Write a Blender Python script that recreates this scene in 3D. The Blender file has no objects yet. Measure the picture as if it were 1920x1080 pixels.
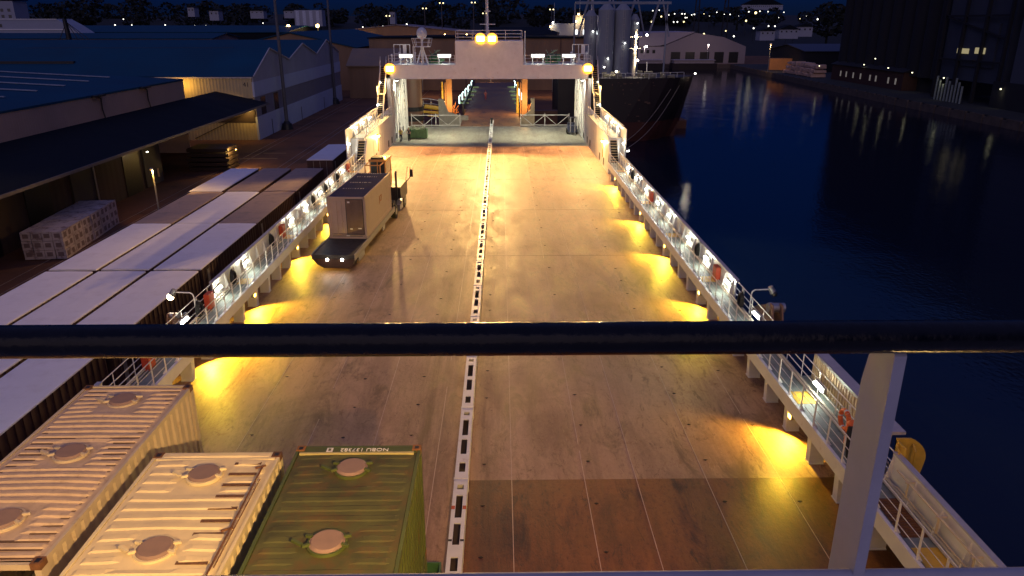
import bpy, bmesh, math, random
from mathutils import Vector, Matrix, noise
random.seed(7)
R = math.radians
C = bpy.context.scene.collection
S = bpy.context.scene

# ------------------------------------------------------------------ camera, world, exposure
cam_d = bpy.data.cameras.new('camera'); cam = bpy.data.objects.new('camera', cam_d); C.objects.link(cam)
S.camera = cam
cam_d.sensor_width = 36.0; cam_d.lens = 1390.0 / 1920.0 * 36.0
cam_d.clip_start = 0.05; cam_d.clip_end = 6000
cam.location = (0, 0, 14.1)
cam.rotation_euler = (R(90 - 19.675), 0, R(-0.854))

W = bpy.data.worlds.new('World'); S.world = W; W.use_nodes = True
wn = W.node_tree.nodes; wl = W.node_tree.links
bg = wn['Background']
sky = wn.new('ShaderNodeTexSky'); sky.sky_type = 'NISHITA'; sky.sun_disc = False
sky.sun_elevation = R(1.0); sky.sun_rotation = R(200); sky.altitude = 3000; sky.air_density = 1.0; sky.dust_density = 0.0; sky.ozone_density = 6.0
# late dusk: the sky texture dimmed towards the horizon, lavender cloud light higher up
wtc = wn.new('ShaderNodeTexCoord'); wsx = wn.new('ShaderNodeSeparateXYZ'); wl.new(wtc.outputs['Generated'], wsx.inputs[0])
def wramp(stops):
    r = wn.new('ShaderNodeValToRGB'); wl.new(wsx.outputs[2], r.inputs[0]); e = r.color_ramp.elements
    e[0].position, e[0].color = stops[0][0], (*stops[0][1], 1); e[1].position, e[1].color = stops[-1][0], (*stops[-1][1], 1)
    for p, c in stops[1:-1]: x = e.new(p); x.color = (*c, 1)
    return r.outputs[0]
wmul = wn.new('ShaderNodeMix'); wmul.data_type = 'RGBA'; wmul.blend_type = 'MULTIPLY'; wmul.inputs['Factor'].default_value = 1
wl.new(sky.outputs[0], wmul.inputs['A']); wl.new(wramp([(0.0, (.05, .12, .62)), (.06, (.08, .12, .42)), (.14, (.15, .16, .26)), (.35, (.40, .44, .50)), (1.0, (.6, .6, .6))]), wmul.inputs['B'])
wadd = wn.new('ShaderNodeMix'); wadd.data_type = 'RGBA'; wadd.blend_type = 'ADD'; wadd.inputs['Factor'].default_value = 1
wl.new(wmul.outputs['Result'], wadd.inputs['A']); wl.new(wramp([(0.03, (0, 0, 0)), (.3, (.02, .03, .08)), (.75, (.50, .52, 1.45)), (1.0, (.50, .52, 1.45))]), wadd.inputs['B'])
wl.new(wadd.outputs['Result'], bg.inputs[0]); bg.inputs[1].default_value = 0.15

sun_d = bpy.data.lights.new('afterglow', 'SUN'); sun_d.energy = 0.42; sun_d.angle = R(70); sun_d.color = (1.0, .74, .82)
sun = bpy.data.objects.new('afterglow', sun_d); C.objects.link(sun); sun.rotation_euler = (R(74), 0, R(-12)); sun.location = (0, -40, 60)

S.view_settings.view_transform = 'Standard'; S.view_settings.look = 'None'
S.view_settings.gamma = 1.0; S.view_settings.exposure = 0.0
S.render.engine = 'CYCLES'
S.cycles.use_denoising = True
S.cycles.max_bounces = 5; S.cycles.diffuse_bounces = 3; S.cycles.glossy_bounces = 3
S.cycles.sample_clamp_indirect = 4.0
S.cycles.use_light_tree = True

SODIUM = (1.0, .60, .22); AMBER = (1.0, .62, .27); WARM = (1.0, .78, .48); COOL = (.98, 1.0, .84)

# ------------------------------------------------------------------ helpers
def mat(name, col, rough=.6, metal=0.0, var=.25, scale=2.0, bump=0.0, bscale=12.0, dirt=None, dscale=1.5, dcut=(.5, .65), stretch=None, spec=.5, wave=None):
    m = bpy.data.materials.new(name); m.use_nodes = True
    nt = m.node_tree; n = nt.nodes; l = nt.links; b = n['Principled BSDF']
    tc = n.new('ShaderNodeTexCoord'); mp = n.new('ShaderNodeMapping'); l.new(tc.outputs['Object'], mp.inputs[0])
    if stretch: mp.inputs['Scale'].default_value = stretch
    nz = n.new('ShaderNodeTexNoise'); nz.inputs['Scale'].default_value = scale; nz.inputs['Detail'].default_value = 6; nz.inputs['Roughness'].default_value = .62
    l.new(mp.outputs[0], nz.inputs['Vector'])
    rp = n.new('ShaderNodeValToRGB'); l.new(nz.outputs['Fac'], rp.inputs[0])
    rp.color_ramp.elements[0].position = .3; rp.color_ramp.elements[1].position = .7
    rp.color_ramp.elements[0].color = (*[c * (1 - var) for c in col], 1)
    rp.color_ramp.elements[1].color = (*[min(1, c * (1 + var * .6)) for c in col], 1)
    out = rp.outputs[0]
    if dirt:
        n2 = n.new('ShaderNodeTexNoise'); n2.inputs['Scale'].default_value = dscale; n2.inputs['Detail'].default_value = 8; n2.inputs['Roughness'].default_value = .7
        l.new(mp.outputs[0], n2.inputs['Vector'])
        r2 = n.new('ShaderNodeValToRGB'); l.new(n2.outputs['Fac'], r2.inputs[0])
        r2.color_ramp.elements[0].position = dcut[0]; r2.color_ramp.elements[1].position = dcut[1]
        mx = n.new('ShaderNodeMix'); mx.data_type = 'RGBA'
        l.new(r2.outputs[0], mx.inputs['Factor']); l.new(out, mx.inputs['A']); mx.inputs['B'].default_value = (*dirt, 1)
        out = mx.outputs['Result']
    l.new(out, b.inputs['Base Color'])
    b.inputs['Metallic'].default_value = metal
    b.inputs['Specular IOR Level'].default_value = spec
    mr = n.new('ShaderNodeMapRange'); l.new(nz.outputs['Fac'], mr.inputs[0])
    mr.inputs['From Min'].default_value = .3; mr.inputs['From Max'].default_value = .7
    mr.inputs['To Min'].default_value = max(.02, rough - .12); mr.inputs['To Max'].default_value = min(1, rough + .12)
    l.new(mr.outputs[0], b.inputs['Roughness'])
    if wave:   # (axis, bands per metre, strength)
        wv = n.new('ShaderNodeTexWave'); wv.wave_type = 'BANDS'; wv.bands_direction = wave[0]; wv.inputs['Scale'].default_value = wave[1] / 3.18
        l.new(tc.outputs['Object'], wv.inputs['Vector'])
        bp = n.new('ShaderNodeBump'); bp.inputs['Strength'].default_value = wave[2]; bp.inputs['Distance'].default_value = .05
        l.new(wv.outputs['Fac'], bp.inputs['Height']); l.new(bp.outputs[0], b.inputs['Normal'])
    elif bump:
        n3 = n.new('ShaderNodeTexNoise'); n3.inputs['Scale'].default_value = bscale; n3.inputs['Detail'].default_value = 5
        l.new(mp.outputs[0], n3.inputs['Vector'])
        bp = n.new('ShaderNodeBump'); bp.inputs['Strength'].default_value = bump; bp.inputs['Distance'].default_value = .03
        l.new(n3.outputs['Fac'], bp.inputs['Height']); l.new(bp.outputs[0], b.inputs['Normal'])
    return m

def emis(name, col, s):
    m = bpy.data.materials.new(name); m.use_nodes = True; b = m.node_tree.nodes['Principled BSDF']
    b.inputs['Base Color'].default_value = (*[c * .5 for c in col], 1)
    b.inputs['Emission Color'].default_value = (*col, 1); b.inputs['Emission Strength'].default_value = s
    return m

class MB:
    def __init__(s): s.v = []; s.f = []; s.m = []; s.sm = []
    def add(s, vs, fs, mi=0, smooth=False):
        o = len(s.v); s.v += [tuple(v) for v in vs]
        for f in fs: s.f.append(tuple(i + o for i in f)); s.m.append(mi); s.sm.append(smooth)
    def quad(s, a, b, c, d, mi=0): s.add([a, b, c, d], [(0, 1, 2, 3)], mi)
    def box(s, x0, x1, y0, y1, z0, z1, mi=0, M=None):
        v = [(x0, y0, z0), (x1, y0, z0), (x1, y1, z0), (x0, y1, z0), (x0, y0, z1), (x1, y0, z1), (x1, y1, z1), (x0, y1, z1)]
        if M: v = [M @ Vector(p) for p in v]
        s.add(v, [(3, 2, 1, 0), (4, 5, 6, 7), (0, 1, 5, 4), (1, 2, 6, 5), (2, 3, 7, 6), (3, 0, 4, 7)], mi)
    def bar(s, p, q, w, h=None, mi=0):
        p = Vector(p); q = Vector(q); h = h or w; d = (q - p); L = d.length; d.normalize()
        u = d.cross(Vector((0, 0, 1)));
        if u.length < 1e-3: u = Vector((1, 0, 0))
        u.normalize(); t = u.cross(d)
        vs = []
        for e in (p, q):
            for a, b in ((-1, -1), (1, -1), (1, 1), (-1, 1)): vs.append(e + u * a * w / 2 + t * b * h / 2)
        s.add(vs, [(0, 1, 2, 3), (7, 6, 5, 4), (0, 4, 5, 1), (1, 5, 6, 2), (2, 6, 7, 3), (3, 7, 4, 0)], mi)
    def cyl(s, p, q, r, r2=None, n=12, mi=0, cap=True, smooth=True):
        p = Vector(p); q = Vector(q); r2 = r if r2 is None else r2; d = (q - p).normalized()
        u = d.cross(Vector((0, 0, 1)));
        if u.length < 1e-3: u = Vector((1, 0, 0))
        u.normalize(); t = d.cross(u); vs = []
        for e, rr in ((p, r), (q, r2)):
            for i in range(n): a = 2 * math.pi * i / n; vs.append(e + (u * math.cos(a) + t * math.sin(a)) * rr)
        s.add(vs, [(i, (i + 1) % n, n + (i + 1) % n, n + i) for i in range(n)], mi, smooth)
        if cap: s.add(vs[:n], [tuple(reversed(range(n)))], mi); s.add(vs[n:], [tuple(range(n))], mi)
    def tube(s, pts, r, n=8, mi=0):
        for a, b in zip(pts[:-1], pts[1:]): s.cyl(a, b, r, r, n, mi)
    def ball(s, c, r, nu=12, nv=8, mi=0, sq=(1, 1, 1)):
        vs = [(c[0], c[1], c[2] - r * sq[2])]
        for j in range(1, nv):
            ph = -math.pi / 2 + math.pi * j / nv
            for i in range(nu):
                a = 2 * math.pi * i / nu; vs.append((c[0] + r * sq[0] * math.cos(ph) * math.cos(a), c[1] + r * sq[1] * math.cos(ph) * math.sin(a), c[2] + r * sq[2] * math.sin(ph)))
        vs.append((c[0], c[1], c[2] + r * sq[2])); fs = []
        for i in range(nu):
            fs.append((0, 1 + (i + 1) % nu, 1 + i)); t = 1 + (nv - 2) * nu; fs.append((t + i, t + (i + 1) % nu, len(vs) - 1))
            for j in range(nv - 2):
                a = 1 + j * nu; fs.append((a + i, a + (i + 1) % nu, a + nu + (i + 1) % nu, a + nu + i))
        s.add(vs, fs, mi, True)
    def prism(s, poly, axis, a, b, mi=0):   # poly in the other two axes, in xyz order
        def P(u, w, k):
            return (k, u, w) if axis == 'x' else ((u, k, w) if axis == 'y' else (u, w, k))
        n = len(poly); vs = [P(u, w, a) for u, w in poly] + [P(u, w, b) for u, w in poly]
        s.add(vs, [tuple(range(n)), tuple(reversed(range(n, 2 * n)))] + [(i, i + n, (i + 1) % n + n, (i + 1) % n) for i in range(n)], mi)
    def build(s, name, mats, parent=None, loc=None, fixn=True):
        me = bpy.data.meshes.new(name); me.from_pydata(s.v, [], s.f)
        if not isinstance(mats, (list, tuple)): mats = [mats]
        for m in mats: me.materials.append(m)
        for p, mi, sm in zip(me.polygons, s.m, s.sm): p.material_index = mi; p.use_smooth = sm
        if fixn:
            bm = bmesh.new(); bm.from_mesh(me); bmesh.ops.recalc_face_normals(bm, faces=bm.faces); bm.to_mesh(me); bm.free()
        o = bpy.data.objects.new(name, me); C.objects.link(o)
        if parent: o.parent = parent
        if loc: o.location = loc
        return o

def pieces(m, name, mats, parent):
    """build every loose piece of a builder as an object of its own"""
    par = list(range(len(m.v)))
    def f(a):
        while par[a] != a: par[a] = par[par[a]]; a = par[a]
        return a
    for fc in m.f:
        for q in fc[1:]: par[f(q)] = f(fc[0])
    gr = {}
    for k, fc in enumerate(m.f): gr.setdefault(f(fc[0]), []).append(k)
    res = []
    for ks in gr.values():
        b_ = MB(); mp = {}
        for k in ks:
            for q in m.f[k]:
                if q not in mp: mp[q] = len(b_.v); b_.v.append(m.v[q])
            b_.f.append(tuple(mp[q] for q in m.f[k])); b_.m.append(m.m[k]); b_.sm.append(m.sm[k])
        c = [sum(v[a] for v in b_.v) / len(b_.v) for a in range(3)]
        b_.v = [tuple(v[a] - c[a] for a in range(3)) for v in b_.v]
        res.append(b_.build(name, mats, parent, loc=c))
    return res
def tag(o, label=None, cat=None, group=None, kind=None):
    if label: o['label'] = label
    if cat: o['category'] = cat
    if group: o['group'] = group
    if kind: o['kind'] = kind
    return o
def thing(name, label, cat, loc=(0, 0, 0), rz=0, group=None):
    o = bpy.data.objects.new(name, None); C.objects.link(o); o.empty_display_size = .3
    o.location = loc; o.rotation_euler = (0, 0, rz); return tag(o, label, cat, group)
def dup(root, loc, rz=None, label=None, group=None, scale=None):
    r = root.copy(); C.objects.link(r); r.location = loc
    if rz is not None: r.rotation_euler = (0, 0, rz)
    if scale: r.scale = scale
    if label: r['label'] = label
    if group: r['group'] = group
    for ch in list(root.children):
        c = ch.copy(); C.objects.link(c); c.parent = r
        for g in list(ch.children):
            d = g.copy(); C.objects.link(d); d.parent = c
    return r
def lamp(kind, loc, col, e, rad=.05, rot=None, aim=None, spot=None, blend=.4, parent=None):
    d = bpy.data.lights.new('lamp_light', kind); d.energy = e; d.color = col
    if kind == 'AREA': d.size = rad
    else: d.shadow_soft_size = rad
    if kind == 'SPOT': d.spot_size = R(spot or 120); d.spot_blend = blend
    o = bpy.data.objects.new('lamp_light', d); C.objects.link(o); o.location = loc
    if aim is not None: o.rotation_euler = (Vector(aim) - Vector(loc)).to_track_quat('-Z', 'Y').to_euler()
    elif rot: o.rotation_euler = rot
    if parent: o.parent = parent
    return o
ORD = 'first second third fourth fifth sixth seventh eighth ninth tenth eleventh twelfth thirteenth fourteenth fifteenth sixteenth seventeenth eighteenth'.split()

def text(name, s, size, m, parent, loc, rot, extr=.004):
    cu = bpy.data.curves.new(name, 'FONT'); cu.body = s; cu.size = size; cu.extrude = extr; cu.align_x = 'CENTER'; cu.align_y = 'CENTER'
    cu.materials.append(m); o = bpy.data.objects.new(name, cu); C.objects.link(o)
    me = bpy.data.meshes.new_from_object(o.evaluated_get(bpy.context.evaluated_depsgraph_get())); bpy.data.objects.remove(o)
    o = bpy.data.objects.new(name, me); C.objects.link(o)
    o.location = loc; o.rotation_euler = rot
    if parent: o.parent = parent
    return o

# ------------------------------------------------------------------ materials
white = mat('white_ship_paint', (.74, .73, .70), .45, var=.10, scale=1.2, dirt=(.42, .30, .20), dscale=2.2, dcut=(.60, .82))
white2 = mat('white_rail_paint', (.78, .76, .72), .4, var=.08, scale=4)
greyp = mat('grey_cap_paint', (.42, .42, .45), .5, var=.12, scale=2)
hullm = mat('hull_dark_blue_paint', (.04, .045, .07), .4, var=.2, scale=.5)
grating = mat('walkway_green_grey', (.20, .24, .22), .6, var=.35, scale=3, bump=.3, bscale=30)
black = mat('black_paint', (.012, .012, .014), .45, var=.3, scale=8)
rubber = mat('black_rubber', (.015, .015, .016), .7, var=.3, scale=8)
rust = mat('rusty_steel', (.16, .07, .03), .8, var=.4, scale=8, bump=.3)
steel = mat('galvanised_steel', (.42, .42, .42), .4, metal=.7, var=.2, scale=5)
zinc = mat('hatch_lid_grey', (.26, .175, .145), .7, var=.12, scale=6, dirt=(.2, .13, .1), dscale=5, dcut=(.6, .8))
redp = mat('red_paint', (.50, .06, .02), .5, var=.2, scale=5)
orangep = mat('orange_paint', (.62, .20, .03), .5, var=.2, scale=5)
yellowp = mat('yellow_paint', (.68, .42, .05), .5, var=.15, scale=4, dirt=(.3, .18, .05), dscale=4, dcut=(.6, .8))
greenp = mat('green_paint', (.05, .14, .06), .5, var=.3, scale=5)
bluep = mat('dark_blue_paint', (.03, .04, .09), .45, var=.3, scale=4)
glassd = mat('dark_glass', (.02, .025, .03), .08, var=.1, scale=2)
tubel = emis('white_tube_glow', COOL, 30)
sodl = emis('sodium_glow', (1, .62, .22), 60)
sodl2 = emis('amber_glow', (1, .50, .08), 25)

def deck_mat(name, col, dark, light, rough, gritty=.5, seed=0.0, dcut=(.47, .72)):
    m = bpy.data.materials.new(name); m.use_nodes = True; nt = m.node_tree; n = nt.nodes; l = nt.links; b = n['Principled BSDF']
    tc = n.new('ShaderNodeTexCoord')
    def noi(scale, st, det=6, rg=.6, dist=0.0):
        mp = n.new('ShaderNodeMapping'); l.new(tc.outputs['Object'], mp.inputs[0]); mp.inputs['Scale'].default_value = st; mp.inputs['Location'].default_value = (seed, seed * 2, 0)
        z = n.new('ShaderNodeTexNoise'); z.inputs['Scale'].default_value = scale; z.inputs['Detail'].default_value = det; z.inputs['Roughness'].default_value = rg; z.inputs['Distortion'].default_value = dist
        l.new(mp.outputs[0], z.inputs['Vector']); return z.outputs['Fac']
    def ramp(s, a, b_, ca=(0, 0, 0, 1), cb=(1, 1, 1, 1)):
        r = n.new('ShaderNodeValToRGB'); l.new(s, r.inputs[0]); r.color_ramp.elements[0].position = a; r.color_ramp.elements[1].position = b_
        r.color_ramp.elements[0].color = ca; r.color_ramp.elements[1].color = cb; return r.outputs[0]
    def mix(f, a, b_, k=1.0):
        x = n.new('ShaderNodeMix'); x.data_type = 'RGBA'
        if k != 1.0:
            mu = n.new('ShaderNodeMath'); mu.operation = 'MULTIPLY'; l.new(f, mu.inputs[0]); mu.inputs[1].default_value = k; f = mu.outputs[0]
        l.new(f, x.inputs['Factor'])
        for s_, v in (('A', a), ('B', b_)):
            if isinstance(v, tuple): x.inputs[s_].default_value = (*v, 1)
            else: l.new(v, x.inputs[s_])
        return x.outputs['Result']
    streak = noi(.8, (1.2, .16, 1), 9, .72, 1.2)
    broad = noi(.16, (1, .5, 1), 4)
    fine = noi(9, (1, .6, 1), 8, .75)
    patch = noi(.9, (1, .35, 1), 7, .7, .6)
    c = mix(ramp(broad, .38, .62), col, light, 1.0)
    c = mix(ramp(streak, dcut[0], dcut[1]), c, dark, .5)
    blot = noi(.35, (1, .7, 1), 9, .72, .8)
    c = mix(ramp(blot, .50, .64), c, dark, .45)
    rustn = noi(1.7, (1, .8, 1), 9, .8, 1.0)
    c = mix(ramp(rustn, .56, .66), c, (.20, .075, .028), .7)
    scr = noi(2.6, (2.2, .35, 1), 9, .85, 1.5)
    c = mix(ramp(scr, .56, .62), c, light, .7)
    scd = noi(1.5, (1.6, .45, 1), 10, .82, 1.4)
    c = mix(ramp(scd, .55, .63), c, dark, .75)
    spk = noi(3.6, (1, .8, 1), 9, .85, .6)
    c = mix(ramp(spk, .61, .68), c, dark, .9)
    c = mix(ramp(patch, .53, .66), c, dark, .85)
    c = mix(ramp(fine, .52, .75), c, dark, gritty)
    # brown tyre track beside the divider
    sx = n.new('ShaderNodeSeparateXYZ'); l.new(tc.outputs['Object'], sx.inputs[0])
    for x0, w, k in ((-2.75, 1.4, .95), (-.45, .8, .75), (3.1, .5, .4), (8.0, .9, .45), (-7.7, .9, .4), (1.2, .5, .35), (-5.4, .6, .35)):
        sb = n.new('ShaderNodeMath'); sb.operation = 'SUBTRACT'; l.new(sx.outputs[0], sb.inputs[0]); sb.inputs[1].default_value = x0
        ab = n.new('ShaderNodeMath'); ab.operation = 'ABSOLUTE'; l.new(sb.outputs[0], ab.inputs[0])
        mr = n.new('ShaderNodeMapRange'); mr.interpolation_type = 'SMOOTHSTEP'; l.new(ab.outputs[0], mr.inputs[0]); mr.inputs['From Min'].default_value = w; mr.inputs['From Max'].default_value = 0; mr.inputs['To Max'].default_value = k
        mu = n.new('ShaderNodeMath'); mu.operation = 'MULTIPLY'; l.new(mr.outputs[0], mu.inputs[0]); l.new(ramp(noi(1.5, (2, .12, 1), 6, .7), .35, .65), mu.inputs[1])
        c = mix(mu.outputs[0], c, dark)
    l.new(c, b.inputs['Base Color'])
    mr = n.new('ShaderNodeMapRange'); l.new(patch, mr.inputs[0]); mr.inputs['From Min'].default_value = .35; mr.inputs['From Max'].default_value = .68
    mr.inputs['To Min'].default_value = rough + .10; mr.inputs['To Max'].default_value = rough - .06; l.new(mr.outputs[0], b.inputs['Roughness'])
    bp = n.new('ShaderNodeBump'); bp.inputs['Strength'].default_value = .7; bp.inputs['Distance'].default_value = .02
    l.new(noi(3.5, (1, .6, 1), 8, .75), bp.inputs['Height']); l.new(bp.outputs[0], b.inputs['Normal'])
    return m
deck_grey = deck_mat('deck_worn_grey', (.35, .195, .125), (.12, .054, .030), (.47, .285, .19), .54)
deck_brown = deck_mat('deck_wet_brown', (.13, .036, .006), (.028, .008, .002), (.24, .082, .018), .38, .9, 5)
deck_green = deck_mat('deck_grey_green', (.27, .26, .20), (.13, .115, .09), (.34, .33, .26), .5, .3, 9)
seam_m = mat('weld_seam', (.54, .38, .30), .5, var=.3, scale=3)

# ------------------------------------------------------------------ the ship the photo is taken from
XL, XR, XC = -13.85, 11.35, -1.31
ship = thing('cargo_ship', 'white ro-ro ship seen from its bridge, long empty deck running to a portal', 'ship')
b = MB(); b.box(XL, XR, -8, 109.0, -11, -.03)
b.build('hull', hullm, ship)
b = MB()
for x0, x1, y0, y1, mi in ((XC, XR - .06, -8, 20.75, 0), (XL + .06, XC, -8, 20.75, 1), (XL + .06, XR - .06, 20.75, 90.3, 1), (XL + .06, XR - .06, 90.3, 109.0, 2)):
    b.quad((x0, y0, 0), (x1, y0, 0), (x1, y1, 0), (x0, y1, 0), mi)
dk = b.build('deck', [deck_brown, deck_grey, deck_green], ship, fixn=False)
b = MB()
for x in (-9.32, -6.92, -4.57, -2.26, .30, 2.69, 4.39, 6.69, 9.12):
    y = 14.0
    while y < 89:
        L = random.uniform(7, 16); y2 = min(89.5, y + L)
        w = .011 + .004 * (y > 40)
        b.box(x - w, x + w, y, y2, .001, .007); y = y2 + random.choice([.02, .4, 2.5])
for y in (33.2, 45.6, 58.0, 70.4, 82.8):
    b.box(XL + .3, XR - .3, y - .012, y + .012, .001, .0065)
b.build('weld_seam', seam_m, ship, fixn=False)
b = MB(); rr = random.Random(3)
for x in (-9.1, -5.75, -3.3, -.62, 2.92, 6.95, 9.3):
    y = 14 + rr.random()
    while y < 90:
        r = rr.uniform(.035, .055); b.cyl((x, y, .001), (x, y, .009), r, r, 8); 
        b.bar((x - .07, y, .012), (x + .07, y, .012), .02, .01)
        y += 2.35 * rr.choice((1, 1, 1, 2)) + rr.uniform(-.12, .12)
tag(b.build('lashing_points', mat('lashing_point_dark', (.03, .02, .015), .6), ship), kind='stuff')
# repaired scuffs left by forklifts at the near end
# centre divider
dv = MB(); x0, x1 = XC - .215, XC + .215
dv.box(x0, x0 + .05, 12, 108.2, .03, .5); dv.box(x1 - .05, x1, 12, 108.2, .03, .5)
y = 11.0
tops = MB()
while y < 108:
    holes = [(.3, .85), (1.35, 2.3), (2.55, 3.65), (3.95, 4.2)]
    yy = y
    for a, c in holes + [(4.6, 4.6)]:
        ya, yc = max(12, y + a), y + c
        if ya > yy and yy < 108.2: dv.box(x0 + .05, x1 - .05, yy, min(ya, 108.2), .46, .498)
        yy = yc
    for a, c in holes:
        if y + c < 108.2:
            dv.box(x0 + .05, x0 + .115, y + a, y + c, .46, .498); dv.box(x1 - .115, x1 - .05, y + a, y + c, .46, .498)
    dv.box(x0 - .02, x1 + .02, y + 4.5, y + 4.56, .0, .52)
    y += 4.6
dvo = dv.build('centre_divider', white, ship)
b = MB(); b.box(x0 + .06, x1 - .06, 12, 108.2, .03, .06); b.build('divider_floor', mat('divider_floor_brown', (.09, .065, .05), .7), dvo)
b = MB()
for yc in (18.55,): 
    b.box(x0 - .004, x0 + .1, yc, yc + .16, .44, .505); b.box(x1 - .1, x1 + .004, yc, yc + .16, .44, .505)
pieces(b, 'red_marker', redp, dvo)
b = MB()
for yc in (17.1, 15.4):
    b.box(x0 - .004, x0 + .1, yc, yc + .08, .44, .506); b.box(x1 - .1, x1 + .004, yc, yc + .08, .44, .506)
pieces(b, 'black_marker', black, dvo)
b = MB(); b.cyl((XC, 108.6, 0), (XC, 108.6, 1.1), .14, .12); b.ball((XC, 108.6, 1.15), .2, sq=(1, 1, .6)); b.build('end_bollard', black, dvo)

# walkways and bulwarks
def side(sg):
    """sg=+1 starboard (right), -1 port (left)"""
    XB = XR if sg > 0 else XL; XI = XB - sg * 1.08
    def bx(m, xa, xb, *a, **k): m.box(min(xa, xb), max(xa, xb), *a, **k)
    yb0 = 33.6
    w = MB(); bx(w, XI, XB, 8, 70.6, 1.42, 1.5, mi=1)
    bx(w, XI - sg * .06, XI + sg * .05, 8, 70.6, 1.06, 1.56)
    bx(w, XI + sg * .05, XI + sg * .2, 8, 70.6, 1.06, 1.10)
    wo = w.build('walkway', [white, grating], ship)
    # posts under the walkway
    y = 10.85; proto = None; k = 0
    while y < 70:
        m = MB(); wd = .30
        X0, X1 = XI + sg * .14, XI + sg * .62
        m.prism([(X0, .0), (X1, .0), (X1, 1.41), (X0 - sg * .05, 1.41), (X0 - sg * .05, 1.1)], 'y', -wd / 2, wd / 2)
        bx(m, X0 - sg * .02, X1, -wd / 2 - .05, wd / 2 + .05, .0, .03)
        if proto is None: proto = m.build('support_post', white, wo, loc=(0, y, 0))
        else:
            o = proto.copy(); C.objects.link(o); o.location = (0, y, 0)
        y += 2.17; k += 1
    # ship side plate below the bulwark and the bulwark itself
    m = MB(); bx(m, XB, XB - sg * .06, -8, 70.6, 0, 1.5); m.build('side_plate', white, ship)
    def bulw(y0, y1, X, zt, cap=.16):
        m = MB(); bx(m, X, X - sg * .05, y0, y1, 1.5, zt); bx(m, X + sg * (cap - .05), X - sg * .07, y0, y1, zt, zt + .05, mi=1)
        y = y0 + .3
        while y < y1:
            m.prism([(X - sg * .05, 1.5), (X - sg * .26, 1.5), (X - sg * .09, zt - .08), (X - sg * .05, zt - .08)], 'y', y, y + .02); y += 1.25
        return m.build('bulwark', [white, greyp], ship)
    bulw(yb0, 70.9, XB, 2.40)
    bulw(3, 18.4 if sg > 0 else 23.2, XB, 2.40)
    # railing
    rl = MB()
    for z, r in ((2.52, .02), (2.17, .012), (1.84, .012)):
        rl.cyl((XI, 9, z), (XI, 70.3, z), r, r, 6, cap=False)
    ro = rl.build('railing', mat('rail_pipe_%d' % sg, (.70, .68, .62), .4), ship)
    y = 9.5; proto = None
    while y < 70:
        o = None
        if proto is None:
            m = MB(); m.box(XI - .012, XI + .012, -.035, .035, 1.5, 2.54); m.prism([(XI, 1.5), (XI + sg * .16, 1.5), (XI, 1.75)], 'y', -.01, .01)
            proto = m.build('stanchion', white2, ro, loc=(0, y, 0))
        else:
            o = proto.copy(); C.objects.link(o); o.location = (0, y, 0)
        y += 1.08
    # floor details: pipes and cable tray along the walkway
    m = MB()
    m.cyl((XB - sg * .16, 9, 1.6), (XB - sg * .16, 70, 1.6), .05, .05, 8); m.cyl((XB - sg * .28, 9, 1.56), (XB - sg * .28, 70, 1.56), .03, .03, 8)
    m.build('pipe_run', mat('pipe_run_cream_%d' % sg, (.5, .46, .38), .7), wo)
    m = MB()
    for y in [14.5, 23.0, 36.0, 44.5, 53.5, 66.0]:
        bx(m, XI + sg * .12, XI + sg * .8, y, y + .9, 1.502, 1.512)
    pieces(m, 'floor_plate', yellowp, wo)
    # gap railing where the bulwark stops
    m = MB(); g0 = 18.4 if sg > 0 else 23.2
    for z in (2.4, 2.05, 1.75): m.cyl((XB, g0, z), (XB, yb0, z), .02, .02, 6)
    y = g0 + .8
    while y < yb0: m.cyl((XB, y, 1.5), (XB, y, 2.4), .022, .022, 6); y += 1.5
    m.build('side_railing', white2, ship)
    # ---- raised house / platform abreast of the portal
    XW = XI - sg * -.35 if sg > 0 else XI - .55          # inner wall
    XW = 10.60 if sg > 0 else -13.30
    XO = 11.90 if sg > 0 else -14.62
    zp = 3.5
    m = MB(); bx(m, XW, XO, 73.0, 109, 0, zp); bx(m, XW, XO - sg * .01, 73.0, 92.9, zp, zp + .03, mi=1)
    side_h = m.build('side_house', [white, grating], ship)
    m = MB(); bx(m, XB - sg * .0, XO, 70.6, 73.0, .0, 1.5); m.build('side_step', white, ship)
    m = MB()
    for y in (76, 79.2, 88.3, 91.2, 95, 98.5, 102): bx(m, XW - sg * .006, XW + sg * .02, y, y + (.9 if y < 95 else 1.3), .25, 1.0 if y < 95 else .85)
    pieces(m, 'wall_recess', black, side_h)
    m = MB()
    for y in (84.3, 85.6, 78.1): bx(m, XW - sg * .012, XW, y, y + .05, .3, 2.6)
    pieces(m, 'wall_pipe', steel, side_h)
    m = MB(); bx(m, XO, XO - sg * .05, 73.0, 93.2, zp, zp + 1.15); bx(m, XO + sg * .1, XO - sg * .08, 73.0, 93.2, zp + 1.15, zp + 1.2, mi=1)
    bx(m, XO, XO - sg * .05, 70.6, 73.0, 1.5, zp + 1.15)
    y = 74
    while y < 93: m.prism([(XO - sg * .05, zp), (XO - sg * .3, zp), (XO - sg * .09, zp + 1.05)], 'y', y, y + .02); y += 1.6
    m.build('upper_bulwark', [white, greyp], ship)
    m = MB()
    for z in (zp + 1.05, zp + .7, zp + .35): m.cyl((XW, 73.2, z), (XW, 92.4, z), .02, .02, 6)
    ro2 = m.build('platform_railing', white2, ship)
    y = 73.3; proto = None
    while y < 92.5:
        if proto is None:
            mm = MB(); mm.box(XW - .03, XW + .03, -.03, .03, zp, zp + 1.08); proto = mm.build('stanchion', white2, ro2, loc=(0, y, 0))
        else: o = proto.copy(); C.objects.link(o); o.location = (0, y, 0)
        y += 1.28
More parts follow.
